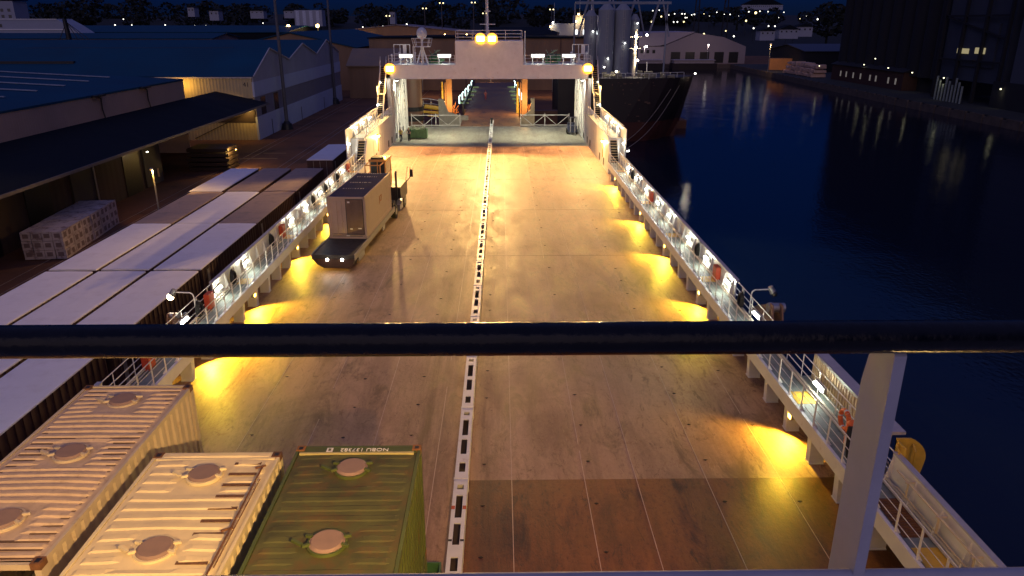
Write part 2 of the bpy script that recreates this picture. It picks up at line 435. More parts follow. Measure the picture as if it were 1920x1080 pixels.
    # stairs
    def stair(xa, xb, y0, z0, y1, z1, n):
        m = MB()
        for i in range(n):
            t = (i + .5) / n; y = y0 + (y1 - y0) * t; z = z0 + (z1 - z0) * t
            bx(m, xa, xb, y - .13, y + .13, z - .03, z, mi=0)
        st = m.build('stair_flight', [mat('stair_tread', (.50, .36, .20), .6), white2], ship)
        m = MB(); m.quad((xa, y0 + .12, z0 - .16), (xb, y0 + .12, z0 - .16), (xb, y1 + .12, z1 - .16), (xa, y1 + .12, z1 - .16)); m.build('stair_gap_shade', black, st)  # black sheet stands in for the shade between the treads
        m = MB()
        for x in (xa, xb):
            m.bar((x, y0, z0), (x, y1, z1), .05, .22)
        pieces(m, 'stair_stringer', white2, st)
        m = MB()
        for x in (xa, xb):
            for h in (1.0, .55): m.tube([(x, y0, z0 + .1), (x, y0, z0 + h), (x, y1, z1 + h)], .022, 6)
        m.build('handrail', white2, st)
    xs0, xs1 = (XO - sg * .15, XO - sg * .85)
    stair(XB - sg * .25 + sg * .2, XB - sg * .9, 70.6, 1.5, 72.6, zp, 9)
    stair(xs0, xs1, 88.6, zp, 90.6, 6.2, 12)
    m = MB(); bx(m, xs0, xs1, 90.6, 91.4, 6.15, 6.2); m.build('stair_landing', grating, ship)
    stair(xs0, xs1, 91.4, 6.2, 93.6, 9.3, 13)
    m = MB()
    bx(m, XO + sg * .0, XO - sg * .05, 90.2, 93.4, zp, 7.0); bx(m, XO, XO - sg * .04, 90.2, 90.3, zp, 7.2)
    m.build('stair_screen', white, ship)
    # portal pillar: plate wall with ribs, open behind
    XP = XW - 0 * sg; XQ = XW + sg * .45
    m = MB(); bx(m, XP + sg * .02, XQ, 93.0, 109, zp, 9.35)
    pil = m.build('portal_pillar', white, ship)
    m = MB()
    for y in (94.2, 96.3, 98.4, 101.0, 104, 107): bx(m, XP + sg * .02, XP - sg * .12, y, y + .12, 0.0, 7.8)
    pieces(m, 'pillar_rib', white, pil)
    m = MB()
    for y in (95.0, 99.6, 105.5):
        for z in (1.6, 2.8, 4.0, 5.2, 6.4): m.cyl((XP + sg * .03, y, z), (XP - sg * .02, y, z), .16, .16, 8)
    pieces(m, 'pillar_port', black, pil)
side(1); side(-1)
# portal beam, deck house on top
m = MB(); m.box(-13.75, 11.05, 93.0, 98.5, 7.8, 9.35); m.box(-13.8, 11.1, 92.95, 98.55, 7.72, 7.8)
beam = m.build('portal_beam', white, ship)
m = MB(); m.box(-5.4, 2.72, 93.02, 98.0, 9.35, 12.1); house = m.build('portal_house', white, ship)
def rails(xs, y, z0, h, nm, n=3, parent=ship, alongy=None):
    m = MB()
    x0, x1 = xs
    for i in range(n): m.cyl((x0, y, z0 + h * (i + 1) / n), (x1, y, z0 + h * (i + 1) / n), .022, .022, 6)
    k = max(2, int(abs(x1 - x0) / 1.6) + 1)
    for i in range(k): x = x0 + (x1 - x0) * i / (k - 1); m.cyl((x, y, z0), (x, y, z0 + h), .025, .025, 6)
    if alongy:
        for x in xs:
            for i in range(n): m.cyl((x, y, z0 + h * (i + 1) / n), (x, alongy, z0 + h * (i + 1) / n), .022, .022, 6)
    return m.build(nm, white2, parent)
rails((-5.3, 2.6), 93.1, 12.1, 1.15, 'house_railing', 3, alongy=97.9)
rails((-13.4, -5.5), 93.1, 9.35, 1.1, 'beam_railing', 3)
rails((2.8, 10.8), 93.1, 9.35, 1.1, 'beam_railing', 3)
rails((-5.3, 2.6), 97.9, 12.1, 1.15, 'house_railing', 3)
m = MB(); m.cyl((-1.55, 96, 12.1), (-1.55, 96, 17.5), .17, .1); m.box(-2.5, -.6, 95.9, 96.1, 13.9, 14.0); m.bar((-1.75, 96, 12.1), (-1.75, 96, 17), .05); m.box(-1.9, -1.2, 95.9, 96.1, 15.4, 15.5)
m.build('signal_mast', white, ship)
m = MB(); m.cyl((2.95, 94, 9.35), (2.95, 94, 13.2), .09, .07); m.cyl((2.95, 94, 9.35), (2.95, 94, 9.7), .3, .1); m.build('pole_mast', white, ship)
# framed racks at both ends of the beam
for xr in (-13.1, 8.9):
    m = MB()
    for x in (0, .75, 1.5, 1.95): m.bar((xr + x, 96, 9.35), (xr + x, 96, 11.6), .08)
    for z in (10.5, 11.6): m.bar((xr, 96, z), (xr + 1.95, 96, z), .08)
    m.box(xr + 1.1, xr + 1.5, 96.02, 96.2, 10.5, 11.6)
    m.build('frame_rack', white2, ship)
# stern apron beyond the deck end
# superstructure the photographer stands on (behind and under the camera)
m = MB(); m.box(XL + 1.5, XR - 1.5, -8, -1.2, 0, 12.4); m.box(XL - .3, XR + .3, -8, .95, 12.4, 12.5); m.build('superstructure', white, ship)

# ------------------------------------------------------------------ rail in front of the camera
nr = thing('bridge_railing', 'black pipe handrail with a flat pale stanchion crossing in front of the view', 'railing', (0, 1.03, 12.5))
zrail = 1.150
b = MB(); b.cyl((-3, 0, zrail), (3, 0, zrail), .0255, .0255, 24, cap=False)
b.build('top_rail', mat('gloss_black_rail', (.004, .004, .006),   .22, var=.4, scale=30, bump=.08, bscale=60, dirt=(.03, .022, .014), dscale=60, dcut=(.62, .8), spec=.25), nr)
b = MB(); b.cyl((-3, .0, .70), (3, .0, .70), .012, .012, 12, cap=False)
stp = mat('pale_stanchion_paint', (.44, .43, .45), .5, var=.12, scale=12)
b.build('lower_rail', stp, nr)
b = MB(); xs = .60
b.prism([(-.008, -.6), (-.008, zrail - .03), (.004, zrail - .018), (.02, zrail - .022), (.066, zrail - .06), (.076, zrail - .11), (.076, -.6)], 'x', xs, xs + .019)
b.build('stanchion', stp, nr)

# ------------------------------------------------------------------ lamps on the ship
def wall_lamp(loc, sg, label, cat='lamp', e=34, group=None, mast=None):
    t = thing('wall_lamp', label, cat, loc, 0, group)
    m = MB(); m.box(-.04, .04, -.36, .36, -.09, .09); m.box(-.05, .05, -.40, -.36, -.1, .1); m.box(-.05, .05, .36, .40, -.1, .1); m.build('housing', steel, t)
    m = MB(); m.box(-.045 if sg > 0 else .04, -.04 if sg > 0 else .045, -.33, .33, -.07, .07); m.cyl((-sg * .075, -.33, 0), (-sg * .075, .33, 0), .055, .055, 8); m.build('tube', tubel, t)
    lamp('POINT', (-sg * .30, 0, .02), COOL, e, .06, parent=t)
    return t
RY = [64.8, 60.5, 56.0, 51.6, 47.9, 42.5, 38.4, 34.4, 30.1, 23.3]
LY = [64.0, 59.2, 55.3, 51.0, 47.2, 38.0, 33.9, 29.8]
for i, y in enumerate(RY):
    wall_lamp((XR - .12, y, 2.02), 1, 'white tube lamp on the starboard bulwark walkway, %s counted from the portal' % ORD[i], group='walkway tube lamps')
for i, y in enumerate(LY):
    wall_lamp((XL + .12, y, 2.02), -1, 'white tube lamp on the port bulwark walkway, %s counted from the portal' % ORD[i], group='walkway tube lamps')
for j, (sg, XO) in enumerate(((1, 11.9), (-1, -14.62))):
    for i, y in enumerate((75.2, 79.2, 83.6)):
        wall_lamp((XO - sg * .12, y, 4.25), sg, 'white tube lamp high on the %s upper bulwark, %s from the near end' % (('starboard', 'port')[j], ORD[i]), e=36, group='walkway tube lamps')
    for i, (y, z) in enumerate(((71.3, 3.2), (89.6, 5.0), (92.6, 7.4))):
        wall_lamp((XO - sg * .10, y, z), sg, 'white tube lamp beside the %s stair, %s flight up' % (('starboard', 'port')[j], ORD[i]), e=30, group='walkway tube lamps')

rr_l = random.Random(17)
def post_lamp(loc, sg, label):
    t = thing('deck_lamp', label, 'lamp', loc, 0, 'amber deck lamps under the walkways')
    m = MB(); m.box(-.08, .08, -.13, .13, -.02, .16); m.box(-.02, .02, -.03, .03, .1, .45); m.build('housing', steel, t)
    m = MB(); m.box(-.10 if sg > 0 else .08, -.08 if sg > 0 else .10, -.10, .10, .0, .13); m.build('lens', sodl2, t)
    lamp('SPOT', (-sg * .12, -.20, .02), (1, rr_l.uniform(.60, .68), .04), rr_l.uniform(950, 1500), .04, aim=(-sg * 2.2, -1.8, -1.15), spot=158, blend=.5, parent=t)
    return t
for i, y in enumerate((67.27, 54.25, 45.57, 36.89, 23.87)):
    post_lamp((XR - 1.08 + .22, y - .30, .62), 1, 'amber lamp low under the starboard walkway, %s counted from the portal' % ORD[i])
for i, y in enumerate((54.25, 45.57, 36.89, 30.38)):
    post_lamp((XL + 1.08 - .22, y - .30, .62), -1, 'amber lamp low under the port walkway, %s counted from the portal' % ORD[i])
# yellow light on the starboard wall by the raised house
def wall_pole_lamp(loc, sg, label):
    t = thing('wall_floodlight', label, 'lamp', loc, 0, 'lamps with poles on the raised side walls')
    m = MB(); m.box(-.15, .15, -.12, .12, 0, .12); m.cyl((0, 0, -1.7), (0, 0, 0), .04, .04, 6); m.build('bracket', yellowp, t)
    m = MB(); m.box(-.17, .17, -.14, .14, -.12, .0); m.build('lens', sodl, t)
    lamp('POINT', (-sg * .35, 0, -.2), (1, .72, .25), 170, .08, parent=t)
wall_pole_lamp((10.48, 76.5, 2.75), 1, 'bright yellow lamp on a pole against the starboard raised wall')
wall_pole_lamp((-13.18, 80.5, 2.75), -1, 'bright yellow lamp on a pole against the port raised wall')

hot = emis('floodlight_glow', (1, .60, .16), 22)
def flood(loc, aim, label, col, e, spot=150, s=1.0, group=None, rad=.14, glow=None, yoke=True):
    t = thing('floodlight', label, 'floodlight', loc, 0, group)
    d = (Vector(aim) - Vector(loc)).normalized()
    q = d.to_track_quat('-Z', 'Y').to_matrix().to_4x4() @ Matrix.Scale(s, 4)
    m = MB(); m.box(-.28, .28, -.2, .2, .02, .22, M=q); m.box(-.33, -.29, -.03, .03, -.1, .3, M=q); m.box(.29, .33, -.03, .03, -.1, .3, M=q)
    m.build('housing', steel, t)
    m = MB(); m.box(-.26, .26, -.18, .18, -.03, .018, M=q); m.ball((0, 0, 0), .15 * s, 14, 10); m.build('lens', glow or sodl, t)
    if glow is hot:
        m = MB(); m.cyl(tuple(d * .12), tuple(d * .02), .40 * s, .26 * s, 24, cap=False); m.cyl(tuple(d * .03), tuple(d * -.02), .27 * s, .27 * s, 24); m.build('halo_dish', emis('halo_glow', (1, .40, .045), 2.0), t)  # glowing orange dish imitates the lens glow around the bulb
    lamp('SPOT', tuple(d * .26 * s), col, e, rad, aim=tuple(d * 10), spot=spot, blend=.3, parent=t)
    return t
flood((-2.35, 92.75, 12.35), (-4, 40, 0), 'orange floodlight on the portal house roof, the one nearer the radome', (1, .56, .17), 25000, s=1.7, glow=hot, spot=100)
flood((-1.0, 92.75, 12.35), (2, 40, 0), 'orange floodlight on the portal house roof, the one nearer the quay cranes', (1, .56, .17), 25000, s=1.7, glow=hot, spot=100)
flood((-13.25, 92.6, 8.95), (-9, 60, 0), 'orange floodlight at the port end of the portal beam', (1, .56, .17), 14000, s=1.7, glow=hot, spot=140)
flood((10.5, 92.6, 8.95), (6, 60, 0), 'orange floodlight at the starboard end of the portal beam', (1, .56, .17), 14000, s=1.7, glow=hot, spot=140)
# cool floods under the portal roof lighting the far end of the deck
for i, (x, l) in enumerate(((-7.5, 'white floodlight under the portal roof on the port side'), (5.0, 'white floodlight under the portal roof on the starboard side'))):
    flood((x, 98.2, 7.6), (x, 103, 0), l, (1.0, .94, .66), 4200, s=.8, glow=tubel, spot=150)
for i, (x, l) in enumerate(((-12.9, 'white strip lamp on the port portal pillar'), (10.2, 'white strip lamp on the starboard portal pillar'))):
    flood((x, 95.2, 7.4), (x + (-.8 if x < 0 else .8), 96, 2), l, COOL, 420, s=.7, glow=tubel, spot=150)
# floods under the bridge front, shining on the near deck
for i, (x, l, c, e, ax, ay) in enumerate(((-9.5, 'amber floodlight under the bridge front, port outer', AMBER, 2000, -7, 16), (1.5, 'amber floodlight under the bridge front by the divider', (1, .58, .20), 9000, -6.2, 12),
                                   (8.5, 'amber floodlight under the bridge front, starboard outer', (1, .52, .17), 1500, 6, 15))):
    flood((x, 1.25, 12.0), (ax, ay, 0), l, c, e, s=1.0, spot=(82 if i == 1 else 130))
# lamps standing over the beam deck
for x, l in ((-11.6, 'lit white strip box on the portal beam next to the radome tripod'), (-6.9, 'lit white strip box on the portal beam beside the portal house'), (4.6, 'lit white strip box on the portal beam, starboard side, nearer the house'), (8.4, 'lit white strip box on the portal beam, starboard side, nearer the rack')):
    t = thing('strip_lamp', l, 'lamp', (x, 95.4, 9.35), 0, 'lit strip boxes on the portal beam')
    m = MB(); m.box(-.85, .85, -.1, .1, .75, 1.15); m.box(-.7, -.6, -.05, .05, 0, .75); m.box(.6, .7, -.05, .05, 0, .75); m.build('box', white, t)
    m = MB(); m.box(-.8, .8, -.13, -.1, .8, 1.12); m.build('tube', emis('strip_glow', (1, 1, .92), 2), t)
    lamp('POINT', (0, -.5, .7), COOL, 40, .15, parent=t)
# outboard lamps on goosenecks
def gooseneck(x, y, sg, label, on):
    t = thing('gooseneck_lamp', label, 'lamp', (x, y, 1.5), 0)
    m = MB(); m.tube([(0, 0, 0), (0, 0, .95), (sg * .04, 0, 1.08), (sg * .14, 0, 1.15), (sg * .85, 0, 1.18)], .03, 8); m.build('arm', white2, t)
    m = MB(); m.cyl((sg * .82, 0, 1.30), (sg * .98, -.02, 1.02), .12, .15); m.build('housing', steel, t)
    m = MB(); m.ball((sg * 1.02, -.06, .98), .15); m.build('bulb', emis('bulb_glow', WARM, 40) if on else glassd, t)
    if on: lamp('SPOT', (sg * 1.12, -.1, .9), (1, .82, .55), 260, .1, aim=(sg * 5, 0, -3), spot=150, parent=t)
gooseneck(XL - .05, 31.6, -1, 'lit lamp on a gooseneck arm reaching over the quay from the port bulwark end', True)
gooseneck(XR + .05, 31.6, 1, 'unlit gooseneck arm lamp reaching over the water from the starboard bulwark end', False)
t = flood((12.15, 71.0, 2.6), (15.5, 70, -9.5), 'white floodlight on the starboard shell shining down on the water', (1, .95, .85), 4000, s=.7, glow=tubel, spot=120)

# ------------------------------------------------------------------ gear along the walkways
def cabinet(loc, sg, label):
    t = thing('fire_cabinet', label, 'fire hose cabinet', loc)
    m = MB(); m.box(-.12, .12, -.3, .3, 0, .75); m.build('body', redp, t)
    m = MB(); x = -sg * .125; m.box(min(x, x - sg * .01), max(x, x - sg * .01), -.25, .25, .06, .69); m.build('door', mat('cabinet_red', (.55, .10, .03), .45), t)
for i, (sg, y) in enumerate(((1, 54.0), (1, 36.3), (-1, 66.2), (-1, 44.9), (-1, 32.6), (-1, 26.2))):
    cabinet(((XR if sg > 0 else XL) - sg * .2, y, 1.52), sg, 'red fire hose cabinet on the %s walkway, %s' % ('starboard' if sg > 0 else 'port', ('nearer the portal', 'below the fifth amber lamp', 'by the port stair foot', 'beyond the moving trailer end', 'beside the gooseneck lamp', 'nearest the bridge')[i]))
def coil(loc, sg, label):
    t = thing('cable_coil', label, 'cable coil', loc)
    m = MB()
    for k in range(5):
        pts = [(-sg * (.04 + .03 * k), (.30 - .02 * k) * math.cos(a), .42 + (.40 - .03 * k) * math.sin(a)) for a in [2 * math.pi * j / 14 for j in range(15)]]
        m.tube(pts, .028, 6)
    m.build('loops', rubber, t)
    m = MB(); m.box(-.03, .03, -.05, .05, .70, .95); m.cyl((0, 0, .8), (-sg * .2, 0, .8), .02, .02, 6); m.build('hook', steel, t)
cn = ['by the first lamps under the stair', 'between the third and fourth lamps', 'over the moving container', 'near the trailer end', 'beside the gooseneck post']
for i, (sg, y) in enumerate(((1, 62.3), (1, 40.3), (1, 32.2), (-1, 61.5), (-1, 57.2), (-1, 53.0), (-1, 42.6), (-1, 35.9), (-1, 31.4))):
    coil(((XR if sg > 0 else XL) - sg * .12, y, 1.52), sg, 'black cable coil hung inside the %s bulwark, %s from the portal' % ('starboard' if sg > 0 else 'port', ORD[i if sg > 0 else i - 3]))

# worker on the starboard walkway, others at the stern
skin = mat('skin', (.45, .27, .19), .55, var=.08)
def body(name, pts, edges, m, parent):
    me = bpy.data.meshes.new(name)
    bm = bmesh.new(); lay = bm.verts.layers.skin.verify()
    vs = [bm.verts.new(p[:3]) for p in pts]
    for v, p in zip(vs, pts): v[lay].radius = (p[3], p[4] if len(p) > 4 else p[3])
    vs[0][lay].use_root = True
    for a, b_ in edges: bm.edges.new((vs[a], vs[b_]))
    bm.to_mesh(me); bm.free(); me.materials.append(m)
    o = bpy.data.objects.new(name, me); C.objects.link(o)
    if parent: o.parent = parent
    o.modifiers.new('skin', 'SKIN'); s = o.modifiers.new('sub', 'SUBSURF'); s.levels = 2; s.render_levels = 2
    for p in me.polygons: p.use_smooth = True
    return o
def person(loc, rz, label, vest, trouser, lean=0.0, arm=0.0, helmet=None, stride=.0):
    t = thing('person', label, 'person', loc, rz)
    L = lean
    pts = [(0, 0, .95, .15, .11), (0, L * .3, 1.12, .14, .10), (0, L * .7, 1.34, .17, .11), (0, L, 1.50, .06), (0, L * 1.1, 1.60, .075), (0, L * 1.1 - .01, 1.70, .085),
           (.19, L * .8, 1.42, .055), (.25, L * .8 + .06 + arm * .1, 1.16, .045), (.23, L * .8 + .16 + arm * .25, .95 + arm * .25, .035), (.22, L * .8 + .2 + arm * .3, .88 + arm * .28, .03, .045),
           (-.19, L * .8, 1.42, .055), (-.25, L * .8 + .04, 1.16, .045), (-.23, L * .8 + .1, .93, .035), (-.22, L * .8 + .12, .85, .03, .045),
           (.09, 0, .86, .085), (.10, .03 + stride * .5, .48, .062), (.10, -.02 + stride, .10, .045), (.10, .12 + stride, .045, .04),
           (-.09, 0, .86, .085), (-.10, .03 - stride * .4, .48, .062), (-.10, -.03 - stride, .10, .045), (-.10, .11 - stride, .045, .04)]
    ed = [(0, 1), (1, 2), (2, 3), (3, 4), (4, 5), (2, 6), (6, 7), (7, 8), (8, 9), (2, 10), (10, 11), (11, 12), (12, 13), (0, 14), (14, 15), (15, 16), (16, 17), (0, 18), (18, 19), (19, 20), (20, 21)]
    body('body', pts, ed, skin, t)
    def gr(idx, k): return [tuple(list(pts[i][:3]) + [r * k for r in pts[i][3:]]) for i in idx]
    v = gr([1, 2, 6, 7, 10, 11, 0], 1.16); body('vest', v, [(0, 1), (1, 2), (2, 3), (1, 4), (4, 5), (0, 6)], vest, t)
    v = gr([0, 14, 15, 16, 18, 19, 20], 1.18); body('trousers', v, [(0, 1), (1, 2), (2, 3), (0, 4), (4, 5), (5, 6)], trouser, t)
    m = MB(); m.ball((0, L * 1.1 - .01, 1.735), .112, 12, 8, sq=(1, 1.1, .72)); m.cyl((0, L * 1.1 + .03, 1.72), (0, L * 1.1 + .03, 1.735), .14, .13, 12)
    m.build('helmet', helmet or white2, t)
    m = MB()
    for s_ in (-.10, .10):
        m.ball((s_, .05 + (stride if s_ > 0 else -stride), .05), .055, 8, 6, sq=(1, 2.2, .9))
    pieces(m, 'shoe', black, t)
    m = MB()
    for z, rx in ((1.12, .19), (1.26, .205)): m.cyl((0, L * .5, z), (0, L * .5 + .003, z + .05), rx, rx, 14, cap=False)
    return t
hiO = mat('hi_vis_orange', (.80, .16, .03), .6, var=.15, scale=8); hiY = mat('hi_vis_yellow', (.75, .72, .08), .6, var=.15, scale=8)
navy = mat('navy_trousers', (.02, .022, .035), .7, var=.3, scale=8)
t = thing('lifebuoy', 'orange and white lifebuoy hung on the starboard walkway near the ribbed screen', 'lifebuoy', (10.95, 20.75, 2.15), 0)
m = MB(); nseg = 24
for k in range(nseg):
    a, c = 2 * math.pi * k / nseg, 2 * math.pi * (k + 1) / nseg
    m.cyl((0, .3 * math.cos(a), .3 * math.sin(a)), (0, .3 * math.cos(c), .3 * math.sin(c)), .075, .075, 10, mi=(1 if k % 6 == 0 else 0), cap=False)
m.build('ring', [hiO, white2], t)
m = MB(); m.bar((.1, 0, -.65), (.1, 0, .5), .05); m.bar((.1, -.2, .1), (.1, .2, .1), .04); m.build('bracket', white2, t)
t = thing('smoke_float', 'orange canister with dark strap beside the starboard lifebuoy', 'canister', (10.95, 20.25, 1.55)); m = MB(); m.cyl((0, 0, 0), (0, 0, .75), .16, .16, 14); m.cyl((0, 0, .75), (0, 0, .85), .16, .07, 14); m.build('body', hiO, t)
m = MB(); m.cyl((0, 0, .3), (0, 0, .42), .168, .168, 14); m.build('strap', black, t)
t = thing('hose_bundle', 'black hose bundle leaning at the starboard rail by the lifebuoy', 'hose', (10.75, 19.8, 1.52)); m = MB()
for k in range(6): m.tube([(.25 - .06 * k, .25, 0), (.2 - .06 * k, .1, .5), (.1 - .05 * k, -.05, .95), (.05 - .05 * k, -.2, .6), (.1 - .06 * k, -.3, 0)], .035, 6)
m.build('hose', rubber, t)
person((-12.55, 94.2, 0.0), R(200), 'person in a yellow vest standing by the green bin near the port pillar', hiY, navy, arm=.5)
person((-11.6, 95.0, 0.0), R(160), 'person in dark overalls standing beside the yellow-vested one', navy, navy, arm=.3)
person((-2.9, 147.5, 0.02), R(180), 'person in red overalls walking down the middle of the linkspan', mat('red_overalls', (.6, .06, .04), .6), mat('red_trousers', (.5, .06, .05), .6), stride=.12, helmet=redp)
# starboard near section: ribbed screen with cap, windbreak, inner pipework
t = thing('rescue_boat_station', 'ribbed pale screen with a grey cap standing outboard of the starboard walkway', 'screen', (11.7, 22.2, 1.5))
m = MB()
y = -2.9
while y < 2.9: m.box(-.05, .0, y, y + .11, 0, .98); m.box(-.01, .03, y + .11, y + .20, 0, .98); y += .2
m.box(-.02, .05, -2.95, 2.95, -1.4, .02)
m.build('ribbed_panel', mat('ribbed_cream', (.62, .50, .32), .5, var=.12), t)
m = MB(); m.box(-.06, .38, -2.95, 2.95, .98, 1.08); m.build('cap', greyp, t)
m = MB(); m.box(-.45, .0, -3, 3, -.08, .0); m.build('shelf', grating, t)
t = thing('windbreak', 'curved yellow steel windbreak plate at the starboard walkway edge', 'windbreak', (11.45, 18.6, 1.5))
m = MB(); pr = [(0, -.1)] + [(0, 1.25)] + [(.95 * math.sin(a), .55 + .78 * math.cos(a)) for a in [math.pi * k / 20 for k in range(3, 12)]] + [(.85, -.1)]
m.prism(pr, 'y', 0, .05); m.box(0, .04, -.5, .05, -.1, 1.2); m.build('plate', yellowp, t)
m = MB()
for x in (.02, .5): m.tube([(x - .1, -.35, 0), (x - .1, -.35, 1.0), (x - .05, -.1, 1.1), (x, 0, 1.0)], .03, 8)
m.build('loop_rail', yellowp, t)
t = thing('pipework', 'cream handrail pipe bracketed inside the near starboard bulwark', 'pipe', (11.2, 14.5, 1.5))
m = MB()
for x, z, r in ((-.12, .78, .028), (-.05, .70, .022), (-.05, .25, .02)): m.cyl((x, -4.5, z), (x, 3.2, z), r, r, 8)
for y in (2.6, 1.1, -.4, -2.0, -3.6): m.bar((-.12, y, .3), (-.12, y, .8), .04); m.bar((-.2, y, .78), (.08, y, .78), .04)
m.build('pipe', mat('cream_pipe', (.66, .55, .36), .45), t)
t = thing('deck_grate', 'slatted walkway grate beside the near starboard railing', 'grate', (10.85, 16.6, 1.51))
m = MB()
for k in range(14): m.box(-.42, .42, -.75 + k * .115, -.70 + k * .115, 0, .03)
m.box(-.45, .45, -.8, .88, -.005, .004); m.build('slats', rust, t)
# small davit / gangway winch outboard on both sides
for sg, X, l in ((1, XR, 'brown gangway winch frame outboard of the starboard rail'), (-1, XL, 'pale gangway bracket outboard of the port rail')):
    t = thing('gangway_winch', l, 'winch', (X + sg * .9, 31.4, 1.3))
    m = MB(); m.box(-.3, .3, -1.2, 1.6, -.2, .0); m.prism([(-1.2, 0), (-.9, 1.0), (-.6, 1.0), (1.4, .1), (1.4, 0)], 'x', -.25, -.18); m.prism([(-1.2, 0), (-.9, 1.0), (-.6, 1.0), (1.4, .1), (1.4, 0)], 'x', .18, .25)
    m.build('frame', mat('davit_brown_%d' % sg, (.30, .17, .10), .6), t)
    m = MB(); m.cyl((-.3, -.5, .75), (.45, -.5, .75), .22, .22); m.cyl((.35, .6, .3), (.35, .9, .3), .18, .18); pieces(m, 'drum', steel, t)
    if sg < 0: t.scale = (.6, .6, .6)

# ------------------------------------------------------------------ containers in the foreground
def corrug_side(m, x, y0, y1, z0, z1, sg, mi=0, pitch=.28, dep=.036):
    y = y0; pts = []
    while y < y1 - .01:
        pts += [(y, 0), (y + pitch * .34, 0), (y + pitch * .5, 1), (y + pitch * .84, 1)]; y += pitch
    pts.append((y1, 0)); pts = [(min(a, y1), d) for a, d in pts]
    for (a, da), (b_, db) in zip(pts[:-1], pts[1:]):
        m.quad((x - sg * dep * da, a, z0), (x - sg * dep * db, b_, z0), (x - sg * dep * db, b_, z1), (x - sg * dep * da, a, z1), mi)
def container(name, loc, rz, L, side_m, roof_m, label, cat='container', W_=2.438, H=2.6, ribs='full', hatches=3, group=None, hatch_y=None, castm=None, ends=True, lid=None, hdl=1, bulge=.03):
    t = thing(name, label, cat, loc, rz, group); w = W_ / 2; h = L / 2
    for sg_ in (1, -1):
        m = MB(); corrug_side(m, sg_ * (w - .012), -h + .14, h - .14, .16, H - .1, sg_); m.build('side_wall', side_m, t, fixn=False)
    m = MB()
    for x in (-1, 1):
        for (z0, z1) in ((0, .16), (H - .10, H - .012)): m.box(min(x * w, x * (w - .06)), max(x * w, x * (w - .06)), -h + .1, h - .1, z0, z1)
        for y in (-1, 1): m.box(min(x * w, x * (w - .11)), max(x * w, x * (w - .11)), min(y * h, y * (h - .15)), max(y * h, y * (h - .15)), .1, H - .05)
    for y in (-1, 1):
        for z0, z1 in ((0, .14), (H - .12, H - .012)): m.box(-w + .1, w - .1, min(y * h, y * (h - .06)), max(y * h, y * (h - .06)), z0, z1)
    m.build('frame', side_m, t)
    m = MB(); m.box(-w + .1, w - .1, h - .08, h - .05, .1, H - .1)
    x = -w + .2
    while x < w - .2: m.box(x, x + .1, h - .05, h - .012, .14, H - .12); x += .24
    m.build('end_wall', side_m, t)
    # roof sheet with pressed ribs
    m = MB(); hy = hatch_y if hatch_y is not None else [h - .75 - 2.13 * k for k in range(hatches)]
    nx = 16; rw = w - .07
    def hz(x, y, ridge):
        u = x / rw
        return H - .035 + bulge * (1 - u * u) * (.5 + .5 * math.sin(y * 2.1 + loc[0])) + .016 * noise.noise(Vector((x * 1.4 + loc[0] * 3, y * 1.1, loc[1]))) * (1 - u ** 4) + ridge * (.026 if abs(u) < .93 else 0.0)
    pitch = {'full': .20, 'soft': .27, 'fine': .27}[ribs]
    ys = []; y = -h + .12
    while y < h - .2:
        for q, rdg in ((0, 0), (.30, 0), (.42, 1), (.80, 1), (.92, 0)): ys.append((y + q * pitch, rdg))
        y += pitch
    ys.append((h - .12, 0))
    def ridge_here(x, y, r):
        if not r: return 0
        for c in hy:
            if abs(y - c) < .50 and abs(x) < .56: return 0
        return r * {'full': 1.3, 'soft': 1.0, 'fine': .5}[ribs]
    rows = []; vs = []
    xsn = sorted(set([-rw, rw, -.93 * rw, .93 * rw, -.56, .56, -.57, .57] + [-rw + 2 * rw * i / nx for i in range(nx + 1)]))
    for y, r in ys:
        for x in xsn: vs.append((x, y, hz(x, y, ridge_here(x, y, r))))
    k = len(xsn); fs = [(j * k + i, j * k + i + 1, (j + 1) * k + i + 1, (j + 1) * k + i) for j in range(len(ys) - 1) for i in range(k - 1)]
    m.add(vs, fs); ro = m.build('roof', roof_m, t, fixn=False)
    if ribs == 'soft':    # dark recessed slots along one roof edge
        m = MB(); y = -h + .45
        while y < h - .3:
            m.box(w - .78, w - .28, y, y + .075, H - .014, H - .004); y += .345
        pieces(m, 'roof_slot', mat('slot_rust', (.16, .08, .04), .8, var=.5, scale=20), ro)
        m = MB(); m.tube([(w - .2, -h + .3, H + .05), (w - .17, -.4, H + .05), (w - .2, h - .55, H + .045)], .018, 6)
        for y in (-h + .35, -.9, .6, h - .6): m.bar((w - .33, y, H + .02), (w - .14, y + .03, H + .06), .03)
        m.tube([(w - .12, -.3, H + .05), (w - .12, h - 1.0, H + .05)], .012, 6)
        m.build('roof_rod', rust, ro)
    if ribs == 'full':
        m = MB()
        yy = -h + .12 + .04
        while yy < h - .25:
            hit = [c for c in hy if abs(yy - c) < .5]
            for xa, xb in (((-.9 * rw, -.60), (.60, .9 * rw)) if hit else ((-.9 * rw, .9 * rw),)):
                m.box(xa, xb, yy - .012, yy + .045, H - .034 + (bulge * .5 if not hit else 0) * 0, H - .028)
            yy += pitch
        m.build('roof_groove', mat('groove_dark', (.12, .07, .045), .8, var=.3, scale=8), ro)  # darker strips laid in the grooves between the roof ribs
